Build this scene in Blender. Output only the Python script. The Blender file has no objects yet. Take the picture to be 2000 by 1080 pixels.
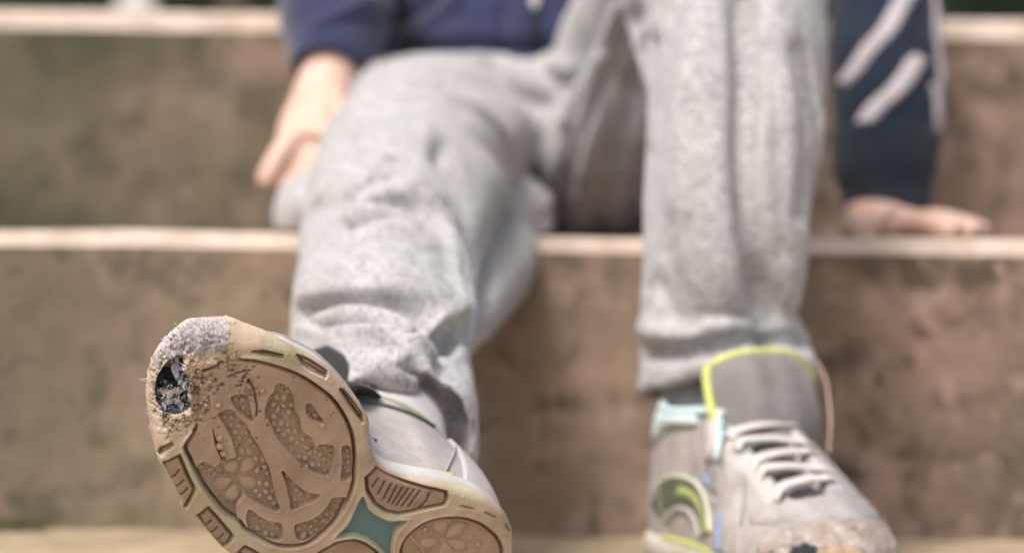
import bpy, bmesh, math, random, json
import numpy as np
from mathutils import Vector, Matrix
from mathutils.bvhtree import BVHTree
R = math.radians
scene = bpy.context.scene
COL = scene.collection

# ------------------------------------------------------------------ camera
CAM_H = 0.1458                     # lens 14.6 cm above the paving
ROLL = R(0.65)
FPX = 4700.0                       # focal length in photograph pixels (2000 wide)
cam_d = bpy.data.cameras.new('camera')
cam_d.sensor_width = 36.0
cam_d.lens = 36.0 * FPX / 2000.0
cam_d.clip_start = 0.02
cam_d.clip_end = 400.0
cam_d.dof.use_dof = True
cam_d.dof.focus_distance = 0.935
cam_d.dof.aperture_fstop = 5.3
cam_d.dof.aperture_blades = 0
cam = bpy.data.objects.new('camera', cam_d)
cam.matrix_world = Matrix.Translation((0, 0, CAM_H)) @ Matrix.Rotation(R(90), 4, 'X') @ Matrix.Rotation(ROLL, 4, 'Z')
COL.objects.link(cam)
scene.camera = cam

# ------------------------------------------------------------------ sky, sun, exposure
SUN_AZ, SUN_EL = R(-143), R(57)     # azimuth from +Y (view direction), clockwise; high, behind the camera's left shoulder
world = bpy.data.worlds.new('World'); scene.world = world; world.use_nodes = True
wn = world.node_tree.nodes; wl = world.node_tree.links; wn.clear()
sky = wn.new('ShaderNodeTexSky'); sky.sky_type = 'NISHITA'; sky.sun_disc = False
sky.sun_elevation = SUN_EL; sky.sun_rotation = SUN_AZ
sky.air_density = 1.0; sky.dust_density = 6.0; sky.ozone_density = 0.4
bg = wn.new('ShaderNodeBackground'); bg.inputs[1].default_value = 0.095
wo = wn.new('ShaderNodeOutputWorld')
wl.new(sky.outputs[0], bg.inputs[0]); wl.new(bg.outputs[0], wo.inputs[0])
sun_d = bpy.data.lights.new('sun', 'SUN'); sun_d.energy = 1.5; sun_d.angle = R(15); sun_d.color = (1.0, 0.95, 0.90)
sun = bpy.data.objects.new('sun', sun_d); COL.objects.link(sun)
sdir = Vector((math.sin(SUN_AZ) * math.cos(SUN_EL), math.cos(SUN_AZ) * math.cos(SUN_EL), math.sin(SUN_EL)))
sun.rotation_euler = sdir.to_track_quat('Z', 'Y').to_euler()
sun.location = sdir * 5
vs = scene.view_settings
vs.view_transform = 'Standard'; vs.look = 'None'; vs.gamma = 1.0; vs.use_curve_mapping = False
vs.exposure = 0.93
scene.cycles.use_denoising = True
scene.cycles.max_bounces = 6

# ------------------------------------------------------------------ helpers
def at(px, py, d):
    """world point seen at photograph pixel (px, py) and standing d metres in front of the lens"""
    x = px - 1000; y = py - 540
    c, s = math.cos(ROLL), math.sin(ROLL)
    X = c * x + s * y; Yd = -s * x + c * y
    return Vector((X / FPX * d, d, CAM_H - Yd / FPX * d))

def to_px(P):
    P = np.asarray(P, float)
    X = P[:, 0] / P[:, 1] * FPX; Yd = -(P[:, 2] - CAM_H) / P[:, 1] * FPX
    c, s = math.cos(ROLL), math.sin(ROLL)
    return np.stack([1000 + c * X - s * Yd, 540 + s * X + c * Yd], 1)

def hash3(i, j, k, seed):
    n = (i * 374761393 + j * 668265263 + k * 1274126177 + seed * 974634541) & 0xffffffff
    n = ((n ^ (n >> 13)) * 1274126177) & 0xffffffff
    return ((n ^ (n >> 16)) & 0xffff) / 65535.0

def vnoise(P, seed=0):
    P = np.asarray(P, float)
    I = np.floor(P).astype(np.int64); f = P - I; f = f * f * (3 - 2 * f)
    out = 0
    for a in (0, 1):
        for b in (0, 1):
            for c in (0, 1):
                wgt = (f[:, 0] if a else 1 - f[:, 0]) * (f[:, 1] if b else 1 - f[:, 1]) * (f[:, 2] if c else 1 - f[:, 2])
                out = out + wgt * hash3(I[:, 0] + a, I[:, 1] + b, I[:, 2] + c, seed)
    return out * 2 - 1

def fbm(P, seed=0, octaves=4):
    P = np.asarray(P, float); o = 0; a = 0.5
    for k in range(octaves):
        o = o + a * vnoise(P * 2 ** k, seed + k * 17); a *= 0.5
    return o

def sstep(a, b, x):
    t = np.clip((x - a) / (b - a), 0, 1); return t * t * (3 - 2 * t)

def seg_dist(P, poly, closed=True):
    P = np.asarray(P, float); poly = np.asarray(poly, float)
    best = np.full(len(P), 1e9); n = len(poly)
    for i in range(n if closed else n - 1):
        a = poly[i]; b = poly[(i + 1) % n]; ab = b - a
        t = np.clip(((P - a) @ ab) / max(ab @ ab, 1e-12), 0, 1)
        best = np.minimum(best, np.hypot(P[:, 0] - a[0] - t * ab[0], P[:, 1] - a[1] - t * ab[1]))
    return best

def inside(P, poly):
    P = np.asarray(P, float); poly = np.asarray(poly, float); r = np.zeros(len(P), bool); n = len(poly)
    for i in range(n):
        a = poly[i]; b = poly[(i + 1) % n]
        cond = (a[1] > P[:, 1]) != (b[1] > P[:, 1])
        xin = (b[0] - a[0]) * (P[:, 1] - a[1]) / ((b[1] - a[1]) + 1e-15) + a[0]
        r ^= cond & (P[:, 0] < xin)
    return r

def sdf(P, poly):
    d = seg_dist(P, poly); return np.where(inside(P, poly), -d, d)

def spline(poly, closed=True, n=8):
    p = np.asarray(poly, float); N = len(p); out = []
    for i in range(N if closed else N - 1):
        if closed: a, b, c, d = p[i - 1], p[i], p[(i + 1) % N], p[(i + 2) % N]
        else: a, b, c, d = p[max(i - 1, 0)], p[i], p[i + 1], p[min(i + 2, N - 1)]
        for k in range(n):
            t = k / n
            out.append(0.5 * ((2 * b) + (-a + c) * t + (2 * a - 5 * b + 4 * c - d) * t * t + (-a + 3 * b - 3 * c + d) * t ** 3))
    if not closed: out.append(p[-1])
    return np.array(out)

def mesh(name, V, Fc, mat, parent=None, smooth=True, fix=False):
    me = bpy.data.meshes.new(name)
    me.from_pydata([tuple(map(float, v)) for v in V], [], [tuple(map(int, f)) for f in Fc])
    if fix:
        bm = bmesh.new(); bm.from_mesh(me); bmesh.ops.remove_doubles(bm, verts=bm.verts, dist=1e-7)
        bmesh.ops.recalc_face_normals(bm, faces=bm.faces); bm.to_mesh(me); bm.free()
    if smooth: me.polygons.foreach_set('use_smooth', [True] * len(me.polygons))
    me.materials.append(mat); me.update()
    o = bpy.data.objects.new(name, me); COL.objects.link(o)
    if parent is not None: o.parent = parent
    return o

def empty(name, loc=(0, 0, 0), label=None, cat=None):
    o = bpy.data.objects.new(name, None); o.location = loc; COL.objects.link(o)
    o.empty_display_size = 0.02
    if label: o['label'] = label
    if cat: o['category'] = cat
    return o

def gridfaces(n, m, wrap=False):
    F = []
    for i in range(n - (0 if wrap else 1)):
        for j in range(m - 1):
            a = i * m + j; b = ((i + 1) % n) * m + j
            F.append((a, b, b + 1, a + 1))
    return F

# ------------------------------------------------------------------ materials
def pmat(name, cols, scale=20, rough=0.8, bump=0.15, bscale=None, dist=0.002, detail=6, stretch=(1, 1, 1), sheen=0.0, lo=0.35, hi=0.65,
         spec=0.3, speck=None, second=None, stain_vignette=False):
    m = bpy.data.materials.new(name); m.use_nodes = True
    nt = m.node_tree; N = nt.nodes; Lk = nt.links
    b = N['Principled BSDF']; b.inputs['Roughness'].default_value = rough
    b.inputs['Specular IOR Level'].default_value = spec
    if sheen:
        b.inputs['Sheen Weight'].default_value = sheen; b.inputs['Sheen Roughness'].default_value = 0.5
    tc = N.new('ShaderNodeTexCoord'); mp = N.new('ShaderNodeMapping'); mp.inputs['Scale'].default_value = stretch
    Lk.new(tc.outputs['Object'], mp.inputs[0])
    def noise(sc, det=detail, rg=0.6):
        n = N.new('ShaderNodeTexNoise'); n.inputs['Scale'].default_value = sc; n.inputs['Detail'].default_value = det
        n.inputs['Roughness'].default_value = rg; Lk.new(mp.outputs[0], n.inputs['Vector']); return n
    n1 = noise(scale)
    ramp = N.new('ShaderNodeValToRGB'); Lk.new(n1.outputs[0], ramp.inputs[0])
    el = ramp.color_ramp.elements
    el[0].position = lo; el[1].position = hi
    el[0].color = (*cols[0], 1); el[1].color = (*cols[-1], 1)
    for k, c in enumerate(cols[1:-1]):
        e = el.new(lo + (hi - lo) * (k + 1) / (len(cols) - 1)); e.color = (*c, 1)
    out = ramp.outputs[0]
    def mix(fac, a, bcol):
        mx = N.new('ShaderNodeMix'); mx.data_type = 'RGBA'
        Lk.new(fac, mx.inputs['Factor']); Lk.new(a, mx.inputs['A'])
        if isinstance(bcol, tuple): mx.inputs['B'].default_value = (*bcol, 1)
        else: Lk.new(bcol, mx.inputs['B'])
        return mx.outputs['Result']
    def thresh(src, a, bb, amount=1.0):
        r = N.new('ShaderNodeMapRange'); r.inputs[1].default_value = a; r.inputs[2].default_value = bb
        r.inputs[4].default_value = amount; Lk.new(src, r.inputs[0]); return r.outputs[0]
    if second:      # (colour, scale, lo, hi, amount): larger blotches
        for (c2, s2, a2, b2, am) in second:
            out = mix(thresh(noise(s2, 4).outputs[0], a2, b2, am), out, c2)
    if speck:       # (colour, scale, lo, hi, amount): fine specks
        for (c2, s2, a2, b2, am) in speck:
            out = mix(thresh(noise(s2, 2).outputs[0], a2, b2, am), out, c2)
    if stain_vignette:       # streaks, olive film, and a vignette's darkening painted into the left end
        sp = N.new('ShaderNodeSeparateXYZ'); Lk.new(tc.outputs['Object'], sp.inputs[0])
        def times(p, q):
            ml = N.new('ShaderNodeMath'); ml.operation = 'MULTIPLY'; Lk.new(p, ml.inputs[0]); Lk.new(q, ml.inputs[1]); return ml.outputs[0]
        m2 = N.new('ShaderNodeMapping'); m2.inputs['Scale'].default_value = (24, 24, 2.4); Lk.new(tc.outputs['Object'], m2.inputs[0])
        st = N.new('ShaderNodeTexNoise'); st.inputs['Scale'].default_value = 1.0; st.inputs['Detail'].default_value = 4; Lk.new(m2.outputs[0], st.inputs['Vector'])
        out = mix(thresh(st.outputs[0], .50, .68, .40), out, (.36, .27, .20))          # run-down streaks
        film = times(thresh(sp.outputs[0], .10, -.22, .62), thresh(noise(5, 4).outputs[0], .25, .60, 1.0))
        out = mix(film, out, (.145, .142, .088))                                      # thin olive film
        vignette = times(thresh(sp.outputs[0], -.15, -.35, .95), thresh(noise(7, 5).outputs[0], .28, .60, 1.0))
        out = mix(vignette, out, (.050, .056, .036))  # dark left end: lens vignetting put into the stone colour
    Lk.new(out, b.inputs['Base Color'])
    if bump:
        nb = noise(bscale or scale * 4, 5)
        bp = N.new('ShaderNodeBump'); bp.inputs['Strength'].default_value = bump; bp.inputs['Distance'].default_value = dist
        Lk.new(nb.outputs[0], bp.inputs['Height']); Lk.new(bp.outputs[0], b.inputs['Normal'])
    return m

M = {}
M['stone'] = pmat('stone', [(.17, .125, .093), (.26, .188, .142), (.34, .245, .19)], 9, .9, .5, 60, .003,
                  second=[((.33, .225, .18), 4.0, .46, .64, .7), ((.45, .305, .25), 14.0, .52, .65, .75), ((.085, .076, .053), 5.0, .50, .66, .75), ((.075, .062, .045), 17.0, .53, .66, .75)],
                  speck=[((.07, .058, .044), 36, .53, .65, .75), ((.42, .315, .26), 40, .55, .68, .65)], stain_vignette=True)
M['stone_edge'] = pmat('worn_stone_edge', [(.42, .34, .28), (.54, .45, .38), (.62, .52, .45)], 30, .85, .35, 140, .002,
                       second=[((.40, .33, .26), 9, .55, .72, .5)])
M['ground'] = pmat('paving', [(.28, .22, .15), (.40, .32, .22), (.47, .38, .27)], 14, .95, .5, 90, .004,
                   second=[((.16, .15, .075), 3.0, .50, .66, .6)], speck=[((.12, .09, .06), 120, .58, .68, .5), ((.46, .38, .29), 150, .60, .72, .5)])
M['moss'] = pmat('moss', [(.05, .060, .018), (.10, .11, .035)], 60, .95, .3, 300, .002)
M['leaf'] = pmat('hedge_leaf', [(.010, .018, .012), (.025, .042, .022)], 6, .55, 0)
M['bark'] = pmat('hedge_stem', [(.03, .022, .016), (.05, .04, .03)], 20, .9, .3)
M['post_white'] = pmat('pale_paint', [(.62, .60, .60), (.74, .72, .72)], 12, .6, .1)
M['post_brown'] = pmat('weathered_timber', [(.11, .085, .065), (.17, .135, .10)], 12, .85, .3, stretch=(1, 1, .1))
M['trousers'] = pmat('grey_marl_fleece', [(.33, .33, .338), (.47, .468, .475)], 160, .95, .35, 1500, .0012, sheen=.25, spec=.15,
                     speck=[((.155, .157, .165), 480, .51, .65, .7), ((.58, .575, .58), 560, .53, .68, .65)])
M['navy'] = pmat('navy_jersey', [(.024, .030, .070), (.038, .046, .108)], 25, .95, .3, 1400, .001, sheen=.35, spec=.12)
M['sleeve'] = pmat('shaded_navy_jersey', [(.012, .018, .032), (.020, .028, .046)], 25, .95, .3, 1400, .001, sheen=.12, spec=.1)  # same jersey as navy, with the left arm's shade in the colour
M['navy_dark'] = pmat('dark_zip_and_shaded_rib_navy', [(.013, .020, .030), (.020, .029, .041)], 25, .95, .3, 1400, .001, sheen=.2, spec=.12)
M['stripe'] = pmat('pale_stripe', [(.36, .335, .365), (.46, .425, .455)], 60, .9, .2, 900, .001)
M['metal'] = pmat('zip_metal', [(.55, .56, .58), (.65, .66, .68)], 60, .35, 0, spec=.6)
M['skin'] = pmat('skin', [(.56, .37, .295), (.64, .45, .37)], 30, .55, .08, 700, .0005, spec=.35)
M['sock'] = pmat('sock_knit', [(.40, .38, .42), (.50, .48, .51)], 90, .95, .4, 900, .001, sheen=.2, stretch=(1, 1, .3))
M['hair'] = pmat('hair', [(.06, .04, .025), (.10, .065, .04)], 60, .6, .2)
M['eye'] = pmat('eye', [(.05, .04, .03), (.07, .05, .04)], 20, .2, 0)
# shoe
M['rim'] = pmat('outsole_rim_rubber', [(.38, .295, .215), (.47, .38, .29), (.55, .465, .37)], 55, .75, .35, 900, .0006,
                second=[((.47, .48, .31), 24, .52, .64, .75), ((.50, .32, .22), 32, .54, .68, .6), ((.33, .25, .18), 60, .6, .72, .6)])
M['pad'] = pmat('outsole_tread_rubber', [(.31, .23, .175), (.385, .29, .222), (.455, .35, .272)], 60, .78, .4, 1100, .0006,
                second=[((.33, .26, .19), 40, .52, .68, .6), ((.56, .44, .35), 28, .55, .70, .6)], stretch=(1, .55, 1), speck=[((.46, .33, .24), 900, .60, .72, .35), ((.20, .14, .10), 480, .66, .74, .5)])
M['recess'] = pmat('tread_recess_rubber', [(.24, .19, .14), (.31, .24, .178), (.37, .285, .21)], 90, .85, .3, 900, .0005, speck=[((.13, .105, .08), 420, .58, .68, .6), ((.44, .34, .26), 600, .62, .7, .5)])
M['mesh_panel'] = pmat('dark_shoe_mesh', [(.22, .21, .205), (.32, .305, .295)], 500, .9, .4, 1500, .0006)
M['pale_aqua'] = pmat('pale_aqua_panel', [(.50, .62, .63), (.60, .69, .69)], 60, .7, .15, 800, .0005)
M['stud'] = pmat('tread_stud_rubber', [(.36, .27, .20), (.44, .335, .255)], 120, .75, .3, 1100, .0005)
M['lug'] = pmat('side_lug_rubber', [(.28, .21, .155), (.37, .28, .21)], 70, .8, .35, 900, .0006)
M['shank'] = pmat('teal_shank', [(.105, .20, .23), (.15, .25, .275)], 60, .6, .2, 900, .0004, second=[((.20, .215, .18), 60, .55, .7, .6)])
M['lining'] = pmat('torn_lining', [(.010, .018, .02), (.03, .042, .042), (.10, .11, .13)], 240, .95, .6, 1500, .001, lo=.38, hi=.70,
                   speck=[((.30, .30, .36), 420, .58, .66, .8)])
M['toe_fabric'] = pmat('abraded_toe_fabric', [(.40, .375, .39), (.52, .485, .50), (.60, .56, .565)], 220, .95, .6, 1600, .001,
                       speck=[((.20, .19, .21), 600, .60, .68, .8)])
M['fibre'] = pmat('frayed_fibre', [(.50, .47, .48), (.62, .58, .58)], 60, .9, 0)
M['fibre_blue'] = pmat('torn_blue_fibre', [(.30, .33, .44), (.58, .57, .62)], 250, .9, 0)
M['midsole'] = pmat('pale_midsole', [(.46, .47, .45), (.56, .57, .54)], 60, .7, .2, 700, .0005, second=[((.50, .42, .32), 40, .5, .66, .6)])
M['lime'] = pmat('lime_trim', [(.42, .46, .13), (.60, .64, .20)], 260, .7, .1)
M['aqua'] = pmat('aqua_trim', [(.40, .55, .58), (.52, .65, .67)], 60, .7, .15, 800, .0005)
M['blue'] = pmat('blue_trim', [(.16, .26, .46), (.26, .38, .58)], 60, .7, .15, 800, .0005)
M['upper'] = pmat('grey_shoe_leather', [(.29, .272, .265), (.36, .34, .33), (.43, .405, .393)], 60, .62, .35, 600, .0008,
                  second=[((.36, .33, .31), 35, .52, .7, .5)], speck=[((.30, .27, .25), 380, .62, .7, .5)])
M['upper_light'] = pmat('pale_shoe_overlay', [(.42, .395, .385), (.52, .49, .475)], 45, .55, .25, 600, .0006, second=[((.44, .39, .36), 40, .55, .7, .5)])
M['tongue'] = pmat('grey_tongue', [(.15, .143, .14), (.21, .20, .195)], 60, .85, .4, 1200, .0008, sheen=.2)
M['tongue_dark'] = pmat('charcoal_tongue', [(.018, .018, .018), (.034, .033, .032)], 60, .85, .4, 1200, .0008, sheen=.2)
M['piping'] = pmat('pale_green_piping', [(.50, .52, .40), (.60, .61, .50)], 60, .8, .1)
M['lace_end'] = pmat('loose_thread', [(.40, .30, .25), (.48, .37, .31)], 90, .8, .1)
M['seam'] = pmat('seam_thread', [(.34, .31, .29), (.42, .39, .37)], 90, .8, .1)
M['dark'] = pmat('dark_lining_cloth', [(.018, .022, .024), (.035, .04, .042)], 80, .9, .2)
M['peach'] = pmat('peach_binding', [(.55, .33, .24), (.64, .40, .30)], 60, .8, .1)
M['lace'] = pmat('flat_lace', [(.50, .465, .45), (.62, .58, .56)], 120, .85, .4, 1400, .0006)
M['olive'] = pmat('olive_inlay', [(.07, .085, .075), (.13, .16, .10)], 60, .5, .1)
M['yellowgreen'] = pmat('yellow_green_inlay', [(.30, .36, .12), (.42, .47, .20)], 60, .6, .1)
M['scuffed_toe'] = pmat('scuffed_toe_cap', [(.29, .24, .205), (.43, .385, .355)], 90, .9, .7, 500, .002,
                        second=[((.30, .20, .13), 60, .56, .66, .8)], speck=[((.66, .60, .58), 300, .6, .7, .6)])
M['foam'] = pmat('exposed_foam', [(.36, .25, .16), (.48, .36, .26)], 260, .95, .6, 900, .001)

# ------------------------------------------------------------------ the place: paving, steps, hedge, posts
D1, Z1 = 1.3835, 0.1700            # first riser, height of its tread
D2, Z2 = 1.778, 0.3395             # second riser

def sheet(name, xs, ys, zfun, mat):
    V = []
    for x in xs:
        for y in ys: V.append((x, y, 0))
    V = np.array(V, float); V[:, 2] = zfun(V)
    return mesh(name, V, gridfaces(len(xs), len(ys)), mat)

def span(lo, hi, fine_lo, fine_hi, step, coarse):
    a = list(np.arange(lo, fine_lo, coarse)) + list(np.arange(fine_lo, fine_hi, step)) + list(np.arange(fine_hi, hi + coarse, coarse))
    return np.array(a)

gx = span(-40, 40, -.6, .6, .008, 2.0); gy = np.concatenate([np.arange(-40, .8, 2.4), np.arange(.9, D1 + .03, .008)])
ground = sheet('ground', gx, gy, lambda V: np.where((abs(V[:, 0]) < .6) & (V[:, 1] > .85), .0035 * fbm(V * 22, 3, 4) - .002, -.002), M['ground'])
ground['kind'] = 'structure'

steps = empty('stone_steps', (0, D1, 0), 'weathered brown stone steps with pale worn edges behind the seated child', 'steps')
sx = span(-6, 6, -.62, .62, .006, .6)
def build_step(d, z0, z1, depth, seed, parent, r):
    pass                                            # height of the worn arris
    prof = [(d, z0 - .05)] + [(d, z) for z in np.linspace(z0, z1 - r, 34)]
    arr = [(d + r * .55 * k / 5, z1 - r + r * math.sin(k / 5 * math.pi / 2)) for k in range(6)]
    top = [(d + r * .55 + depth * k / 12, z1) for k in range(13)]
    def bake(pr):
        V = np.array([(x, y, z) for x in sx for (y, z) in pr], float)
        n = fbm(V * np.array([14, 14, 14]) + seed, seed, 5); m2 = fbm(V * 3 + seed, seed + 3, 3)
        fade = (abs(V[:, 0]) < .7)
        V[:, 1] += (n * .0035 + m2 * .004) * fade
        edge = np.exp(-((V[:, 2] - z1) / .012) ** 2)
        V[:, 2] += (fbm(V * np.array([9, 0, 0]) + seed, seed + 8, 4) * .0018 * edge) * fade
        return V
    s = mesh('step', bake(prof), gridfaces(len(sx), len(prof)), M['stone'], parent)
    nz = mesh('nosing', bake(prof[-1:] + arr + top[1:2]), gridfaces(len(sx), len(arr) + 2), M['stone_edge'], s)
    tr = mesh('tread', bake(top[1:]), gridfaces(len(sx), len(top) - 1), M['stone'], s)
    for o in (s, nz, tr):
        mw = Matrix.Translation((0, D1, 0)); o.data.transform(mw.inverted())
    return s
build_step(D1, -.03, Z1, D2 - D1 + .03, 11, steps, .0095)
build_step(D2, Z1 - .03, Z2, 7.0, 29, steps, .0145)

# hedge across the landing
rng = np.random.default_rng(4)
hedge = empty('hedge', (0, 5.2, Z2), 'dark evergreen hedge across the landing above the top step', 'hedge')
V = []; Fc = []
for k in range(9000):
    x = rng.uniform(-3.2, 3.2); z = rng.uniform(0, 1.15); y = rng.normal(0, .16)
    a = rng.normal(size=3); a /= np.linalg.norm(a); b = rng.normal(size=3); b -= a * (a @ b); b /= np.linalg.norm(b)
    L_, w_ = rng.uniform(.03, .055), rng.uniform(.012, .02); c = np.array([x, y, z]); i = len(V)
    nn = np.cross(a, b) * .006
    V += [c - a * L_, c + b * w_ + nn, c + a * L_, c - b * w_ + nn, c]
    Fc += [(i, i + 1, i + 4), (i + 1, i + 2, i + 4), (i + 2, i + 3, i + 4), (i + 3, i, i + 4)]
o = mesh('foliage', V, Fc, M['leaf'], hedge, smooth=False); o['kind'] = 'stuff'
def rod(p, q, r0, r1, n=8):
    p = np.array(p, float); q = np.array(q, float); d = q - p; d /= np.linalg.norm(d)
    a = np.cross(d, (1, .3, .2)); a /= np.linalg.norm(a); b = np.cross(d, a); V = []
    for c, r in ((p, r0), (q, r1)):
        for k in range(n): V.append(c + r * (math.cos(2 * math.pi * k / n) * a + math.sin(2 * math.pi * k / n) * b))
    F = [(k, (k + 1) % n, n + (k + 1) % n, n + k) for k in range(n)] + [tuple(range(n))[::-1], tuple(range(n, 2 * n))]
    return V, F
for k in range(12):
    x = -3 + k * .54 + rng.uniform(-.1, .1)
    Vr, Fr = rod((x, .02, 0), (x + rng.uniform(-.1, .1), 0, .9), .022, .008)
    mesh('stem', Vr, Fr, M['bark'], hedge)
core = []; 
for x in np.linspace(-3.2, 3.2, 40):
    for (y, z) in ((-.05, 0), (-.10, .3), (-.10, .8), (-.04, 1.05), (.04, 1.05), (.10, .8), (.10, .3), (.05, 0)):
        core.append((x, y + .02 * math.sin(7 * x), z + .03 * math.sin(11 * x)))
mesh('inner_branches', core, gridfaces(40, 8), M['leaf'], hedge)

def post(px, d, w, h, mat, label):
    p = at(px, 10, d); t = empty('garden_post', (p.x, d, Z2), label, 'post'); t['group'] = 'posts on the landing'
    def box(x0, x1, y0, y1, z0, z1, b):
        bm = bmesh.new(); bmesh.ops.create_cube(bm, size=1)
        for v in bm.verts: v.co = ((x0 + x1) / 2 + v.co.x * (x1 - x0), (y0 + y1) / 2 + v.co.y * (y1 - y0), (z0 + z1) / 2 + v.co.z * (z1 - z0))
        bmesh.ops.bevel(bm, geom=bm.edges[:], offset=b, segments=2, affect='EDGES', profile=.5)
        bm.verts.ensure_lookup_table()
        V = [v.co[:] for v in bm.verts]; F = [[v.index for v in f.verts] for f in bm.faces]; bm.free(); return V, F
    mesh('shaft', *box(-w / 2, w / 2, -w / 2, w / 2, 0, h, .004), mat, t, smooth=False)
    mesh('cap', *box(-w * .62, w * .62, -w * .62, w * .62, h, h + .03, .006), mat, t, smooth=False)
post(268, 4.4, .062, .95, M['post_white'], 'pale painted post standing on the landing before the hedge')
post(455, 4.7, .05, .85, M['post_brown'], 'dull brown timber post standing on the landing before the hedge')

# moss tufts at the foot of the first riser
mo = []; mf = []
for k in range(260):
    g = rng.integers(0, 3); cx = (-.292, -.275, -.30, -.245, -.31)[g] + rng.normal(0, .008); cy = D1 - .012 - abs(rng.normal(0, .008))
    a = rng.normal(size=3); a[2] = abs(a[2]) + .6; a /= np.linalg.norm(a); L_ = rng.uniform(.003, .008); i = len(mo)
    s_ = np.array([a[1], -a[0], 0]); s_ = s_ / (np.linalg.norm(s_) + 1e-9) * .0012; c = np.array([cx, cy, 0])
    mo += [c - s_, c + s_, c + a * L_]; mf.append((i, i + 1, i + 2))
o = mesh('moss', mo, mf, M['moss'], smooth=False); o['kind'] = 'stuff'; o['label'] = 'small green moss tufts at the foot of the riser'; o['category'] = 'moss'

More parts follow.
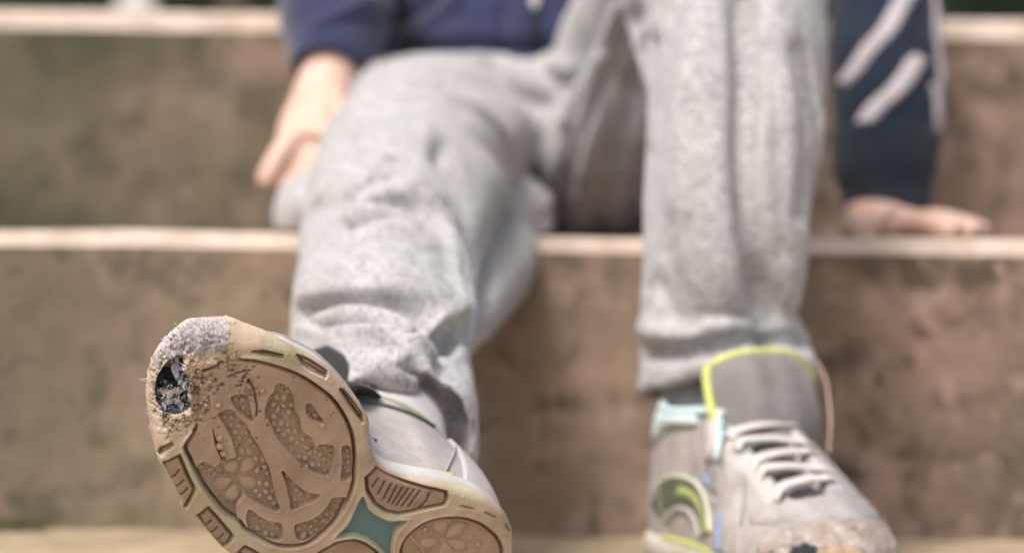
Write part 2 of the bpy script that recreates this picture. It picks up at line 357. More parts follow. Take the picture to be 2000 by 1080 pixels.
# ------------------------------------------------------------------ the shoes
SOLE = json.loads('''{"outline":[[181.13,17.0],[178.79,10.25],[174.93,2.68],[169.4,-4.04],[165.09,-8.94],[162.11,-12.24],[157.56,-16.37],[153.75,-17.89],[148.16,-21.24],[141.66,-25.54],[138.85,-28.53],[135.09,-29.88],[130.37,-30.74],[124.77,-32.84],[119.13,-34.96],[111.86,-37.11],[92.62,-40.27],[71.8,-40.9],[49.68,-39.13],[29.24,-34.45],[11.86,-25.17],[2.01,-12.92],[0.0,2.36],[4.46,15.55],[11.33,25.06],[14.56,28.08],[20.7,31.86],[27.99,33.79],[35.4,34.45],[44.52,32.98],[51.61,31.14],[58.35,28.91],[67.17,25.82],[74.57,24.63],[80.97,25.12],[86.39,28.39],[92.57,34.58],[95.94,39.07],[101.73,42.54],[108.24,45.57],[115.44,48.15],[124.65,50.64],[131.34,51.21],[139.47,50.94],[148.53,50.63],[154.62,49.83],[161.72,47.64],[166.68,46.13],[172.61,41.66],[178.62,36.61],[180.44,31.3],[181.3,26.01],[181.53,20.53]],"pad":[[154.72,37.65],[150.07,39.75],[144.35,41.1],[137.45,42.29],[129.94,42.72],[122.56,41.94],[115.88,40.73],[109.04,37.9],[103.58,34.81],[98.07,30.58],[92.7,24.34],[88.56,18.68],[85.27,13.06],[82.92,5.75],[82.02,-2.97],[82.72,-10.28],[84.71,-16.56],[89.23,-21.58],[95.38,-24.29],[102.83,-25.09],[111.24,-24.44],[115.54,-22.75],[122.14,-22.32],[129.07,-19.84],[136.5,-16.56],[142.76,-12.7],[148.59,-8.67],[153.55,-4.76],[154.25,3.29],[158.89,7.84],[163.3,13.54],[167.06,19.03],[167.03,23.37],[164.48,26.97],[162.2,30.97],[159.65,34.58]],"heel":[[48.63,-3.74],[50.85,0.97],[50.85,6.24],[48.94,11.95],[45.53,16.41],[40.37,20.07],[33.83,22.72],[26.79,23.28],[19.39,21.93],[13.99,19.48],[10.56,15.96],[6.24,7.56],[6.56,-1.65],[12.56,-9.89],[22.9,-14.18],[34.93,-13.19],[43.24,-9.2]],"shank":[[78.66,10.43],[72.94,6.5],[66.71,5.78],[61.27,6.53],[55.95,9.94],[56.74,4.31],[55.18,-0.62],[52.22,-5.65],[49.28,-9.62],[52.66,-7.55],[60.54,-5.4],[66.53,-5.04],[71.3,-5.96],[76.84,-10.02],[75.95,-3.82],[77.17,3.12]],"ribm":[[82.73,18.46],[78.36,13.4],[71.98,9.96],[65.9,9.21],[60.52,10.95],[55.88,15.2],[51.38,19.67],[46.95,23.52],[47.55,26.68],[49.59,28.48],[60.28,25.55],[67.04,24.16],[74.36,23.6],[81.35,23.78]],"ribl":[[76.5,-14.75],[73.66,-10.5],[67.86,-7.12],[59.12,-7.68],[51.55,-10.83],[42.95,-16.01],[36.56,-22.45],[34.9,-28.63],[49.58,-32.07],[65.33,-31.96],[76.41,-30.89],[79.56,-22.94]],"strip":[[91.76,30.52],[92.56,33.46],[88.65,29.98],[82.04,23.97],[83.31,20.14]],"pockets":[[[115.34,45.45],[113.73,45.8],[106.51,43.21],[100.76,40.85],[98.91,37.97],[103.91,39.65],[109.45,42.12]],[[138.73,49.18],[134.58,49.91],[128.18,49.73],[124.17,49.27],[123.51,46.9],[128.55,47.33],[134.67,47.14]],[[154.7,41.98],[151.33,44.44],[143.65,46.65],[143.37,45.89],[150.51,43.29]],[[160.47,-13.55],[160.54,-9.73],[158.97,-6.1],[158.06,-6.7],[158.99,-10.53],[158.83,-13.75]],[[156.59,-15.56],[155.01,-11.92],[153.34,-8.79],[149.25,-11.81],[143.6,-15.96],[139.08,-18.81],[138.01,-24.13],[136.79,-28.54],[139.41,-27.7],[142.87,-24.52],[149.09,-20.63],[153.51,-17.48]],[[131.75,-28.36],[130.24,-23.02],[122.98,-25.62],[113.54,-29.39],[113.53,-31.68],[113.94,-35.63],[119.71,-34.13],[126.01,-31.8]],[[107.86,-35.27],[107.21,-30.89],[102.94,-30.92],[93.59,-31.76],[82.69,-32.83],[74.26,-33.89],[75.61,-37.36],[86.81,-37.75],[97.68,-36.66]]],"cells":[[[150.26,13.75],[147.41,16.99],[142.25,15.48],[137.05,13.95],[132.96,11.07],[128.18,8.71],[121.56,4.52],[119.22,3.0],[113.57,-2.37],[107.88,-7.79],[103.95,-11.08],[107.66,-12.23],[113.85,-12.45],[119.68,-11.64],[120.32,-11.42],[120.82,-17.07],[117.27,-22.54],[123.76,-21.5],[130.67,-19.02],[138.0,-15.14],[143.87,-11.08],[143.07,-7.02],[138.18,-7.41],[137.53,-3.14],[140.88,-0.54],[144.49,2.46],[148.91,7.36],[150.46,10.35]],[[150.33,21.92],[145.18,24.82],[139.0,18.94],[136.59,16.98],[140.3,17.11],[146.11,18.81]],[[138.19,35.32],[133.37,35.84],[128.71,32.97],[125.52,29.23],[120.82,26.32],[117.21,22.76],[112.46,22.04],[109.12,20.35],[103.26,23.31],[99.43,19.51],[95.97,11.78],[99.73,10.29],[106.09,10.2],[113.17,11.94],[117.84,13.3],[123.71,15.64],[130.37,19.88],[135.04,22.81],[137.17,28.77],[137.08,31.56]],[[122.82,33.51],[121.17,34.16],[116.5,32.06],[112.42,30.44],[113.6,29.51],[117.62,29.21],[120.83,30.75]],[[99.28,25.23],[96.01,25.91],[89.93,19.07],[87.69,14.88],[90.83,12.88],[94.88,19.18]],[[113.8,4.28],[109.3,2.79],[101.78,1.22],[97.52,1.26],[94.13,2.53],[94.68,-1.2],[97.37,-4.94],[99.86,-8.58],[103.08,-5.18],[108.32,-0.07]],[[115.51,-16.47],[109.99,-17.19],[104.68,-17.19],[100.04,-15.84],[95.95,-20.84],[98.27,-23.23],[105.16,-24.05],[111.35,-22.78]],[[94.66,-13.23],[91.28,-9.69],[88.78,-4.89],[88.35,0.51],[88.74,4.03],[84.6,6.56],[83.31,5.54],[83.02,-2.36],[83.8,-10.29],[85.71,-15.93],[89.32,-18.44],[92.28,-16.56]]],"bar":[[153.12,10.51],[150.08,12.75],[144.47,9.83],[140.04,7.14],[133.09,1.25],[135.9,-2.52],[142.18,2.08],[146.52,4.65]],"hole":[[175.3,25.95],[177.24,22.96],[178.08,18.73],[177.52,13.13],[175.42,7.82],[172.13,3.7],[169.26,3.13],[167.02,0.57],[165.01,2.78],[161.81,6.2],[160.78,10.6],[164.3,13.53],[167.06,19.03],[170.91,21.72],[173.39,24.61]],"heelbar":[[51.52,4.13],[50.78,5.4],[39.45,2.34],[39.71,0.43]],"studs":[[147.49,20.78,1.35],[145.09,22.13,1.45],[142.79,19.57,1.27],[139.47,18.13,1.0],[146.96,12.3,1.18],[144.29,13.62,1.27],[142.57,10.78,1.27],[139.7,12.2,1.28],[139.12,8.93,1.37],[135.14,10.86,1.28],[152.55,16.31,1.17],[143.84,4.48,1.46],[141.71,1.78,1.46],[138.68,-0.15,1.37],[142.66,-9.86,1.37],[141.69,-7.54,1.28],[138.39,-9.19,1.29],[135.62,-10.36,1.01],[136.07,-4.13,1.29],[136.36,7.79,1.28],[131.87,8.78,1.38],[129.15,7.72,1.29],[117.33,-0.36,1.02],[129.18,4.52,1.29],[117.45,-0.25,1.02],[110.92,-5.74,0.84],[110.08,-8.81,1.41],[107.22,-9.99,1.32],[109.6,-18.12,0.94],[106.81,-18.91,1.04],[102.36,-17.83,1.33],[106.59,-22.4,1.33],[109.28,-23.1,0.94],[102.31,-22.8,1.42],[99.56,-18.63,1.19],[99.61,-22.1,1.24],[88.25,-8.63,1.19],[87.5,-5.92,1.05],[85.69,-3.92,0.96],[83.95,-2.57,0.96],[85.13,-6.95,1.2],[85.61,0.84,1.05],[88.23,2.58,0.95],[83.99,0.86,0.95],[84.92,-11.75,1.05],[83.59,-6.82,0.96],[91.88,-15.08,1.34],[110.45,3.29,0.75],[106.02,1.18,1.03],[102.75,-0.56,1.51],[100.56,-1.08,1.13],[97.27,-0.21,1.18],[101.2,-4.45,1.32],[99.44,-6.92,1.04],[118.01,17.23,1.48],[115.06,16.79,1.3],[113.83,19.15,1.21],[111.03,20.42,1.16],[108.61,20.75,1.12],[115.08,13.13,1.3],[110.74,11.87,1.3],[108.16,12.73,1.49],[103.89,11.97,1.41],[101.64,12.93,1.31],[106.09,10.2,0.94],[97.91,11.85,0.85],[122.49,16.87,1.11],[98.33,25.76,1.17],[95.75,24.08,1.17],[96.07,21.92,0.94],[92.27,20.05,1.18],[93.94,18.85,0.94],[92.0,17.08,1.04],[90.14,16.39,1.04],[134.76,34.51,0.91],[131.79,33.99,1.14],[141.38,29.96,1.13],[136.38,28.38,1.0],[126.84,29.6,1.14],[125.75,26.62,1.28],[130.19,22.2,1.46],[125.74,21.08,1.47],[128.36,19.62,1.37],[121.17,19.45,1.38],[118.57,20.61,1.29],[116.02,21.47,1.2],[116.21,30.56,1.38],[111.79,28.84,1.3],[119.08,29.78,0.92],[46.06,9.99,1.57],[43.14,9.5,1.47],[27.39,10.55,1.89],[26.69,15.65,1.69],[21.89,14.67,1.69],[39.91,17.98,1.37],[45.9,12.41,1.17]],"flowers":[[[127.15,-7.25],[[130.49,-12.16,3.6,2.57],[131.72,-4.42,2.91,2.57],[126.48,-0.98,3.61,2.37],[121.95,-7.22,3.63,2.5],[124.49,-13.69,3.62,2.5]]],[[129.72,2.38],[[131.92,3.29,1.37,1.03],[129.26,4.31,1.37,1.03],[131.17,0.36,1.29,0.94],[127.26,1.84,1.29,0.95]]],[[122.64,1.68],[[125.03,3.06,1.29,1.03],[122.54,3.98,1.29,1.03],[120.2,1.79,1.38,1.04],[121.72,-0.9,1.38,1.12],[125.36,0.19,1.29,0.95]]],[[115.49,-6.53],[[117.44,-5.33,1.39,1.13],[114.9,-4.23,1.39,1.13],[116.92,-8.84,1.3,1.13],[113.24,-7.18,1.39,1.09],[114.29,-9.96,1.3,1.04]]],[[88.61,-13.56],[[88.16,-11.76,1.24,0.89],[90.34,-12.64,1.24,0.89],[86.05,-14.09,1.24,0.98],[88.4,-16.33,2.04,1.6]]],[[108.44,17.92],[[110.49,17.07,1.57,1.04],[107.2,19.17,1.48,0.96],[107.98,15.81,1.48,1.05],[106.47,17.04,1.22,0.96]]],[[103.23,19.22],[[104.61,20.6,1.22,0.96],[101.52,21.29,1.4,0.96],[103.98,17.29,1.4,1.05],[101.6,16.22,1.31,1.05],[100.16,18.82,1.23,0.96]]],[[131.64,28.29],[[134.08,29.68,1.62,1.11],[131.53,30.84,1.62,1.11],[133.33,26.41,1.45,1.11],[129.61,27.78,1.54,0.77],[130.46,25.37,1.97,0.94]]],[[123.48,19.0],[[124.84,17.97,1.38,0.95],[123.25,21.63,1.2,0.86],[121.63,17.52,1.29,0.95]]],[[36.55,9.79],[[40.84,13.96,4.36,2.66],[40.7,5.51,3.9,2.29],[34.63,15.53,4.84,2.4],[29.66,10.52,4.39,2.31],[31.66,5.61,4.39,2.68]]]],"u":[-0.76667,-0.46476,0.44297],"v":[0.585,-0.22136,0.78024],"w":[-0.26457,0.85732,0.44159],"origin":[-0.00415,0.99412,-0.13084],"fabric":[[181.13,17.0],[181.53,20.53],[181.3,26.01],[180.44,31.3],[178.62,36.61],[172.61,41.66],[166.68,46.13],[165.27,42.66],[163.68,38.2],[164.88,34.83],[169.66,31.57],[172.56,27.77],[176.6,24.94],[178.6,20.58],[178.04,13.91]],"cuts":[[[149.4,-14.95],[149.22,-19.31]],[[145.28,-17.99],[145.52,-21.76]],[[142.02,-20.13],[141.94,-24.01]],[[138.85,-22.89],[137.54,-28.94]],[[129.86,-26.21],[131.46,-28.77]],[[125.59,-27.88],[125.58,-32.42]],[[121.64,-29.45],[121.76,-33.8]],[[117.81,-30.82],[117.55,-34.98]],[[114.55,-30.22],[114.04,-35.11]],[[74.51,20.09],[73.53,14.3]],[[71.59,20.24],[70.05,13.32]],[[68.97,20.81],[67.35,13.04]],[[66.5,21.58],[65.47,13.49]],[[64.02,22.36],[63.78,13.83]],[[61.74,23.02],[61.49,14.49]],[[59.25,23.8],[59.15,15.46]],[[55.26,24.82],[54.28,21.29],[54.9,16.89]],[[77.76,20.03],[77.61,16.1]],[[40.41,26.48],[34.98,27.96]],[[29.41,28.92],[24.3,29.03]],[[17.79,28.11],[13.87,26.07]],[[114.58,44.78],[108.02,42.36],[98.91,37.97]],[[134.54,46.94],[130.04,46.49],[125.57,46.83]],[[153.33,42.92],[143.83,46.17]],[[150.59,33.21],[150.52,29.45]],[[155.96,28.55],[153.85,31.37],[150.65,34.81]],[[148.65,30.5],[145.17,29.19],[142.23,26.47],[138.91,22.85],[136.87,19.58]]]}''')
OUT = spline(SOLE['outline'], True, 6)

OUT_FLAT = spline([(0, 0), (4, 14), (14, 26), (30, 32), (50, 32.5), (70, 33), (90, 36), (110, 41), (130, 44.5), (150, 43), (165, 37), (176, 26), (181.5, 12), (180, 0), (172, -12), (160, -22), (140, -31),
                   (115, -38), (90, -40), (65, -38.5), (40, -35.5), (20, -30), (6, -18)], True, 12)

class Upper:
    """one shoe upper: q runs along the sole edge from toe (0) over the medial side to the heel (1) or the lateral side (-1); t runs from sole to collar"""
    def __init__(s, sg):
        s.sg = sg
        o = (OUT if sg > 0 else OUT_FLAT).copy(); area = np.sum(o[:, 0] * np.roll(o[:, 1], -1) - np.roll(o[:, 0], -1) * o[:, 1])
        if area < 0: o = o[::-1]                                   # counter-clockwise: toe -> medial(+y) -> heel
        # smooth it a little and inset it
        for _ in range(10): o = (np.roll(o, 1, 0) + o * 2 + np.roll(o, -1, 0)) / 4
        tng = np.roll(o, -1, 0) - np.roll(o, 1, 0); tng /= np.linalg.norm(tng, axis=1)[:, None]
        nrm = np.stack([-tng[:, 1], tng[:, 0]], 1); o = o + nrm * 2.2
        i0 = int(np.argmax(o[:, 0] + .12 * o[:, 1])); o = np.roll(o, -i0, 0)
        s.o = np.vstack([o, o[:1]]); d = np.linalg.norm(np.diff(s.o, axis=0), axis=1); s.a = np.concatenate([[0], np.cumsum(d)])
        ih = int(np.argmin(o[:, 0])); s.hm = s.a[ih]; s.T = s.a[-1]
    def bottom(s, q):
        arc = q * s.hm if q >= 0 else s.T + q * (s.T - s.hm)
        arc = min(max(arc, 0), s.T); i = min(np.searchsorted(s.a, arc, 'right') - 1, len(s.a) - 2)
        f = (arc - s.a[i]) / (s.a[i + 1] - s.a[i]); return s.o[i] * (1 - f) + s.o[i + 1] * f
    def pt(s, q, t):
        bx, by = s.bottom(q)
        cx, cy = 44.0, 2.0
        ang = math.atan2((by - cy - .10 * (bx - cx)) * 1.0, bx - cx)
        ang = math.atan2(math.sin(ang) * 1.5, math.cos(ang))
        kx = 38 * math.cos(ang); ky = 26 * math.sin(ang)
        px_, py_ = cx + kx, cy + ky + .10 * kx
        fr = .5 + .5 * math.cos(ang)                                # 1 toward the toe
        pz = 67 + 8 * (1 - fr) ** 3 + 6 * fr ** 2.2
        pull = float(sstep(138, 166, bx)) if s.sg > 0 else 0.0
        bx -= 9 * pull; by -= (by - 20) * .16 * pull
        P0 = np.array([bx, by, 9.0 + 5 * pull]); P3 = np.array([px_, py_, pz])
        out = np.array([bx - px_, by - py_]); L_ = np.linalg.norm(out); out /= max(L_, 1e-6)
        up = 24 - 12 * fr ** 3
        P1 = P0 + np.array([out[0] * (2.0 - 3 * (1 - fr)), out[1] * 2.0, up + (8 * fr ** 8)])
        P2 = P3 + np.array([out[0] * L_ * .42, out[1] * L_ * .42, -(6 + 19 * fr ** 2)]) + np.array([0, 0, -4 * (1 - fr)])
        p = (1 - t) ** 3 * P0 + 3 * (1 - t) ** 2 * t * P1 + 3 * (1 - t) * t * t * P2 + t ** 3 * P3
        return np.array([p[0], p[1], p[2]])
    def nrm(s, q, t, e=.012):
        a = s.pt(min(q + e, 1), t) - s.pt(max(q - e, -1), t); b = s.pt(q, min(t + e, 1)) - s.pt(q, max(t - e, 0))
        n = np.cross(a, b); n /= np.linalg.norm(n) + 1e-9
        return n if n @ (s.pt(q, t) - np.array([70, 6, 25])) > 0 else -n
    def out(s, P):                                                # mm, mirrored for the left shoe -> metres
        P = np.asarray(P, float); return np.stack([P[:, 0], P[:, 1] * s.sg, P[:, 2]], 1) * .001
    def patch(s, name, lo, hi, off, mat, parent, n=36, m=14, puff=0.0, rough=0.0, jag=0.0):
        """overlay panel between two (q,t) polylines"""
        lo = spline(lo, False, 8); hi = spline(hi, False, 8); V = []
        def samp(c, f):
            x = f * (len(c) - 1); i = min(int(x), len(c) - 2); return c[i] * (1 - x + i) + c[i + 1] * (x - i)
        for i in range(n):
            a = samp(lo, i / (n - 1)); b = samp(hi, i / (n - 1))
            for j in range(m):
                f = j / (m - 1); q, t = a * (1 - f) + b * f
                if jag: q += jag * vnoise([[i * .9, j * .9, 3.3]], 4)[0] * .5; t += jag * vnoise([[i * .9, j * .9, 9.3]], 6)[0]
                t = min(max(t, 0), 1)
                e = min(1, min(i, n - 1 - i) / 1.0, min(j, m - 1 - j) / 1.0)
                k = off * (1 if e > 0 else -.6) + puff * math.sin(math.pi * f) * math.sin(math.pi * i / (n - 1))
                p = s.pt(q, t) + s.nrm(q, t) * k; V.append(p)
        V = np.array(V)
        if rough: V += (fbm(V * .25, 5, 3) * rough)[:, None] * np.array([.3, .3, 1])
        return mesh(name, s.out(V), gridfaces(n, m), mat, parent, fix=True)
    def cord(s, name, path, r, off, mat, parent, n=6):
        path = spline(path, False, 8); P = np.array([s.pt(q, min(max(t, 0), 1)) + s.nrm(q, t) * off for q, t in path])
        V, F = tube_pts(P, [r] * len(P), n); return mesh(name, s.out(V), F, mat, parent, fix=True)

def tube_pts(P, rad, n=8, squash=None, cap=True):
    P = np.asarray(P, float); V = []; N_ = len(P); T = np.gradient(P, axis=0); T /= np.linalg.norm(T, axis=1)[:, None] + 1e-12
    a = np.cross(T[0], (0.21, .93, .31)); a /= np.linalg.norm(a)
    for i in range(N_):
        a = a - T[i] * (a @ T[i]); a /= np.linalg.norm(a); b = np.cross(T[i], a)
        r = rad[i]; rx, ry = (r, r) if np.isscalar(r) else r
        for k in range(n):
            th = 2 * math.pi * k / n; V.append(P[i] + a * rx * math.cos(th) + b * ry * math.sin(th))
    F = []
    for i in range(N_ - 1):
        for k in range(n):
            F.append((i * n + k, i * n + (k + 1) % n, (i + 1) * n + (k + 1) % n, (i + 1) * n + k))
    if cap: F += [tuple(range(n))[::-1], tuple(range((N_ - 1) * n, N_ * n))]
    return np.array(V), F

def make_upper(root, sg, detail_left):
    U = Upper(sg)
    qs = np.concatenate([-(np.linspace(1, 0, 90)) ** 1.0, np.linspace(0, 1, 90)[1:]]); ts = np.linspace(0, 1, 44)
    V = np.array([U.pt(q, t) for q in qs for t in ts])
    wr = fbm(V * .09, 7, 4); V[:, 2] += wr * 1.2 * sstep(12, 24, V[:, 2])
    # throat: sunk between the eyestays
    yc = 2 + .10 * (V[:, 0] - 44); hw = 13 - .05 * (V[:, 0] - 80)
    thr = sstep(0, 3, hw - abs(V[:, 1] - yc)) * sstep(76, 82, V[:, 0]) * sstep(146, 138, V[:, 0])
    V[:, 2] -= thr * 7
    up = mesh('upper', U.out(V), gridfaces(len(qs), len(ts)), M['upper'], root, fix=True)
    bv = BVHTree.FromPolygons([tuple(p) for p in V], gridfaces(len(qs), len(ts)))
    def topz(x, y):
        h = bv.ray_cast(Vector((x, y, 200)), Vector((0, 0, -1)))[0]; return h.z if h else 20
    # midsole wall with a lime line where it meets the upper
    o = OUT_FLAT if detail_left else OUT; n = len(o)
    for _ in range(2): o = (np.roll(o, 1, 0) + o * 2 + np.roll(o, -1, 0)) / 4
    tn = np.roll(o, -1, 0) - np.roll(o, 1, 0); tn /= np.linalg.norm(tn, axis=1)[:, None]; nm = np.stack([tn[:, 1], -tn[:, 0]], 1)
    if ((o - o.mean(0)) * nm).sum() < 0: nm = -nm
    if detail_left: rows = [(-1.4, 1.2), (-.2, 3.5), (.4, 7), (-.2, 10.5), (-1.6, 12.5), (-5, 13)]
    else: rows = [(-3, 5.0), (-2.0, 6.5), (-1.6, 8.5), (-1.6, 11), (-2.4, 13), (-6, 13.5)]
    ar = -9.0 * sstep(142, 158, o[:, 0]) * (0 if detail_left else 1) + np.exp(-((o[:, 0] - 62) / 26) ** 2) * (o[:, 1] > 0) * (0 if detail_left else 1.9)
    V = np.array([[*(p + m_ * (k + e_)), z] for p, m_, e_ in zip(o, nm, ar) for k, z in rows]); wv = fbm(V * .12, 21, 3); V[:, 2] += wv * 1.0 * (V[:, 2] > 2) + (0 if detail_left else 9) * sstep(142, 158, V[:, 0])
    mesh('midsole', U.out(V), gridfaces(n, len(rows), True), M['midsole'], root, fix=True)
    U.cord('midsole_trim', [(.42, .05), (.52, .05), (.62, .05), (.72, .05)], 1.3 if detail_left else .7, 1.0, M['lime'], root)
    # collar: rolled binding, dark lining bowl
    ring = np.array([U.pt(q, 1.0) for q in qs]); ring[:, 2] += .5
    P = np.vstack([ring, ring[1:2]]); V, F = tube_pts(P, [2.6 if detail_left else 1.7] * len(P), 8, cap=False)
    cb = mesh('collar', U.out(V), F, M['aqua'] if detail_left else M['piping'], root, fix=True)
    rows = [(1.0, 0), (.92, -8), (.78, -22), (.6, -38), (0.1, -42)]; cc = ring.mean(0)
    V = np.array([[*(cc[:2] + (p[:2] - cc[:2]) * k), p[2] + z] for p in ring for k, z in rows])
    mesh('collar_lining', U.out(V), gridfaces(len(ring), len(rows)), M['dark'], root, fix=True)
    # tongue: padded slab rising out of the throat
    V = []; nx, ny = 22, 17
    for i in range(nx):
        f = i / (nx - 1); x = 138 - 67 * f; zc = (topz(x, 2 + .1 * (x - 44)) + 1.5) if x > 88 else None
        if zc is None: zc = zl + (xl - x) * (1.95 if detail_left else .7) * (1 - .12 * f)
        else: zl, xl = zc, x
        w_ = 12 + 12.5 * sstep(.5, .8, f) * (1 if f < .9 else math.sqrt(max(0, 1 - ((f - .9) / .115) ** 2)) * .25 + .75)
        for j in range(ny):
            g = -1 + 2 * j / (ny - 1); y = 2 + .1 * (x - 44) + g * w_ * (1.06 if detail_left else 1) - (8 * sstep(.5, .8, f) if detail_left else 0)
            bul = 9.0 * (1 - abs(g) ** 2.5) * (.25 + .75 * sstep(.62, .8, f)) * (1 - .6 * sstep(.9, 1, f)) - 4.5 * math.exp(-(g / .18) ** 2) * sstep(.7, .85, f) * (1 - sstep(.88, .98, f))
            V.append((x + .55 * bul - 4.5 * abs(g) ** 2.5, y, zc + .8 * bul - 5 * abs(g) ** 3))
    Vt = np.array(V); back = Vt - np.array([3.5, 0, 3.0]); g = gridfaces(nx, ny); k = len(Vt)
    Fb = [tuple(v + k for v in f[::-1]) for f in g]
    bord = [j for j in range(ny)] + [i * ny + ny - 1 for i in range(1, nx)] + [(nx - 1) * ny + j for j in range(ny - 2, -1, -1)] + [i * ny for i in range(nx - 2, 0, -1)]
    Fs = [(bord[a], bord[(a + 1) % len(bord)], bord[(a + 1) % len(bord)] + k, bord[a] + k) for a in range(len(bord))]
    tg = mesh('tongue', U.out(np.vstack([Vt, back])), g + Fb + Fs, M['tongue' if detail_left else 'tongue_dark'], root, fix=True)
    edge = [i * ny + ny - 1 for i in range(12, nx)] + [(nx - 1) * ny + j for j in range(ny - 2, -1, -1)] + [i * ny for i in range(nx - 2, nx - 3, -1)]
    P = Vt[edge] + np.array([-1.0, 0, -.3]); Vv, F = tube_pts(P, [2.1] * len(P), 8)
    if detail_left: mesh('tongue_trim', U.out(Vv), F, M['lime'], tg, fix=True)
    # eyestays and laces
    for sd in (-1, 1):
        V = []
        for i in range(26):
            x = 78 + 62 * i / 25; yc = 2 + .1 * (x - 44)
            for j in range(7):
                y = yc + sd * (13.2 - .05 * (x - 80) + 8.5 * j / 6); V.append((x, y, topz(x, y) + (1.4 if 0 < j < 6 and 0 < i < 25 else -.3)))
        mesh('eyestay', U.out(V), gridfaces(26, 7), M['upper_light'], root, fix=True)
    for k in range(6):
        x0 = 82 + k * 11.2; V = []; nj = 15
        tilt = (3.0 if k % 2 else -2.2)
        for j in range(nj):
            g = -1 + 2 * j / (nj - 1); hw = 20 - .08 * (x0 - 80); y = 2 + .1 * (x0 - 44) + g * hw; x = x0 + tilt * g
            z = max(topz(x, 2 + .1 * (x - 44) + 14.5), topz(x, 2 + .1 * (x - 44) - 14.5), topz(x, y)) + 1.6 + 2.2 * (1 - g * g)
            if abs(g) > .86: z = topz(x, y) + .8
            for (dx, dz) in ((-3.0, -.5), (-2.4, .5), (0, .9), (2.4, .5), (3.0, -.5), (0, -.7)): V.append((x + dx, y, z + dz - dx * .30))
        F = []
        for j in range(nj - 1):
            for e in range(6): F.append((j * 6 + e, j * 6 + (e + 1) % 6, (j + 1) * 6 + (e + 1) % 6, (j + 1) * 6 + e))
        F += [tuple(range(6))[::-1], tuple(range((nj - 1) * 6, nj * 6))]
        mesh('lace', U.out(V), F, M['lace'], root, fix=True)
    # overlays
    U.patch('heel_counter', *([[(.88, .03), (.94, .03), (.99, .03)], [(.88, .60), (.94, .62), (.99, .62)]] if detail_left else [[(.74, .03), (.86, .03), (.99, .03)], [(.80, .80), (.88, .74), (.99, .82)]]), 1.5, M['upper_light'] if not detail_left else M['upper'], root, puff=1.0)
    U.patch('heel_counter', [(-.99, .03), (-.86, .03), (-.74, .03)], [(-.99, .82), (-.88, .74), (-.80, .80)], 1.5, M['upper'], root, puff=1.0)
    U.cord('seam', [(.70, .04), (.60, .55), (.52, .80)], .45, .2, M['seam'], root)
    U.cord('seam', [(.70, .05), (.78, .55), (.84, .85)], .45, .9, M['seam'], root)
    return U, up, topz

# ---- right shoe: heel on the paving, sole to the lens
ux, uy, uz = (Vector(SOLE[k]) for k in 'uvw')
RS = Matrix(((ux.x, uy.x, uz.x, 0), (ux.y, uy.y, uz.y, 0), (ux.z, uy.z, uz.z, 0), (0, 0, 0, 1)))
ro = Vector(SOLE['origin']) + Vector((0, 0, CAM_H))
shoe_r = empty('worn_shoe', label='worn-out trainer turned sole up, hole worn through its toe', cat='shoe')
shoe_r['group'] = 'pair of worn trainers'
shoe_r.matrix_world = Matrix.Translation(ro) @ RS
Ur, up_r, topz_r = make_upper(shoe_r, 1, False)

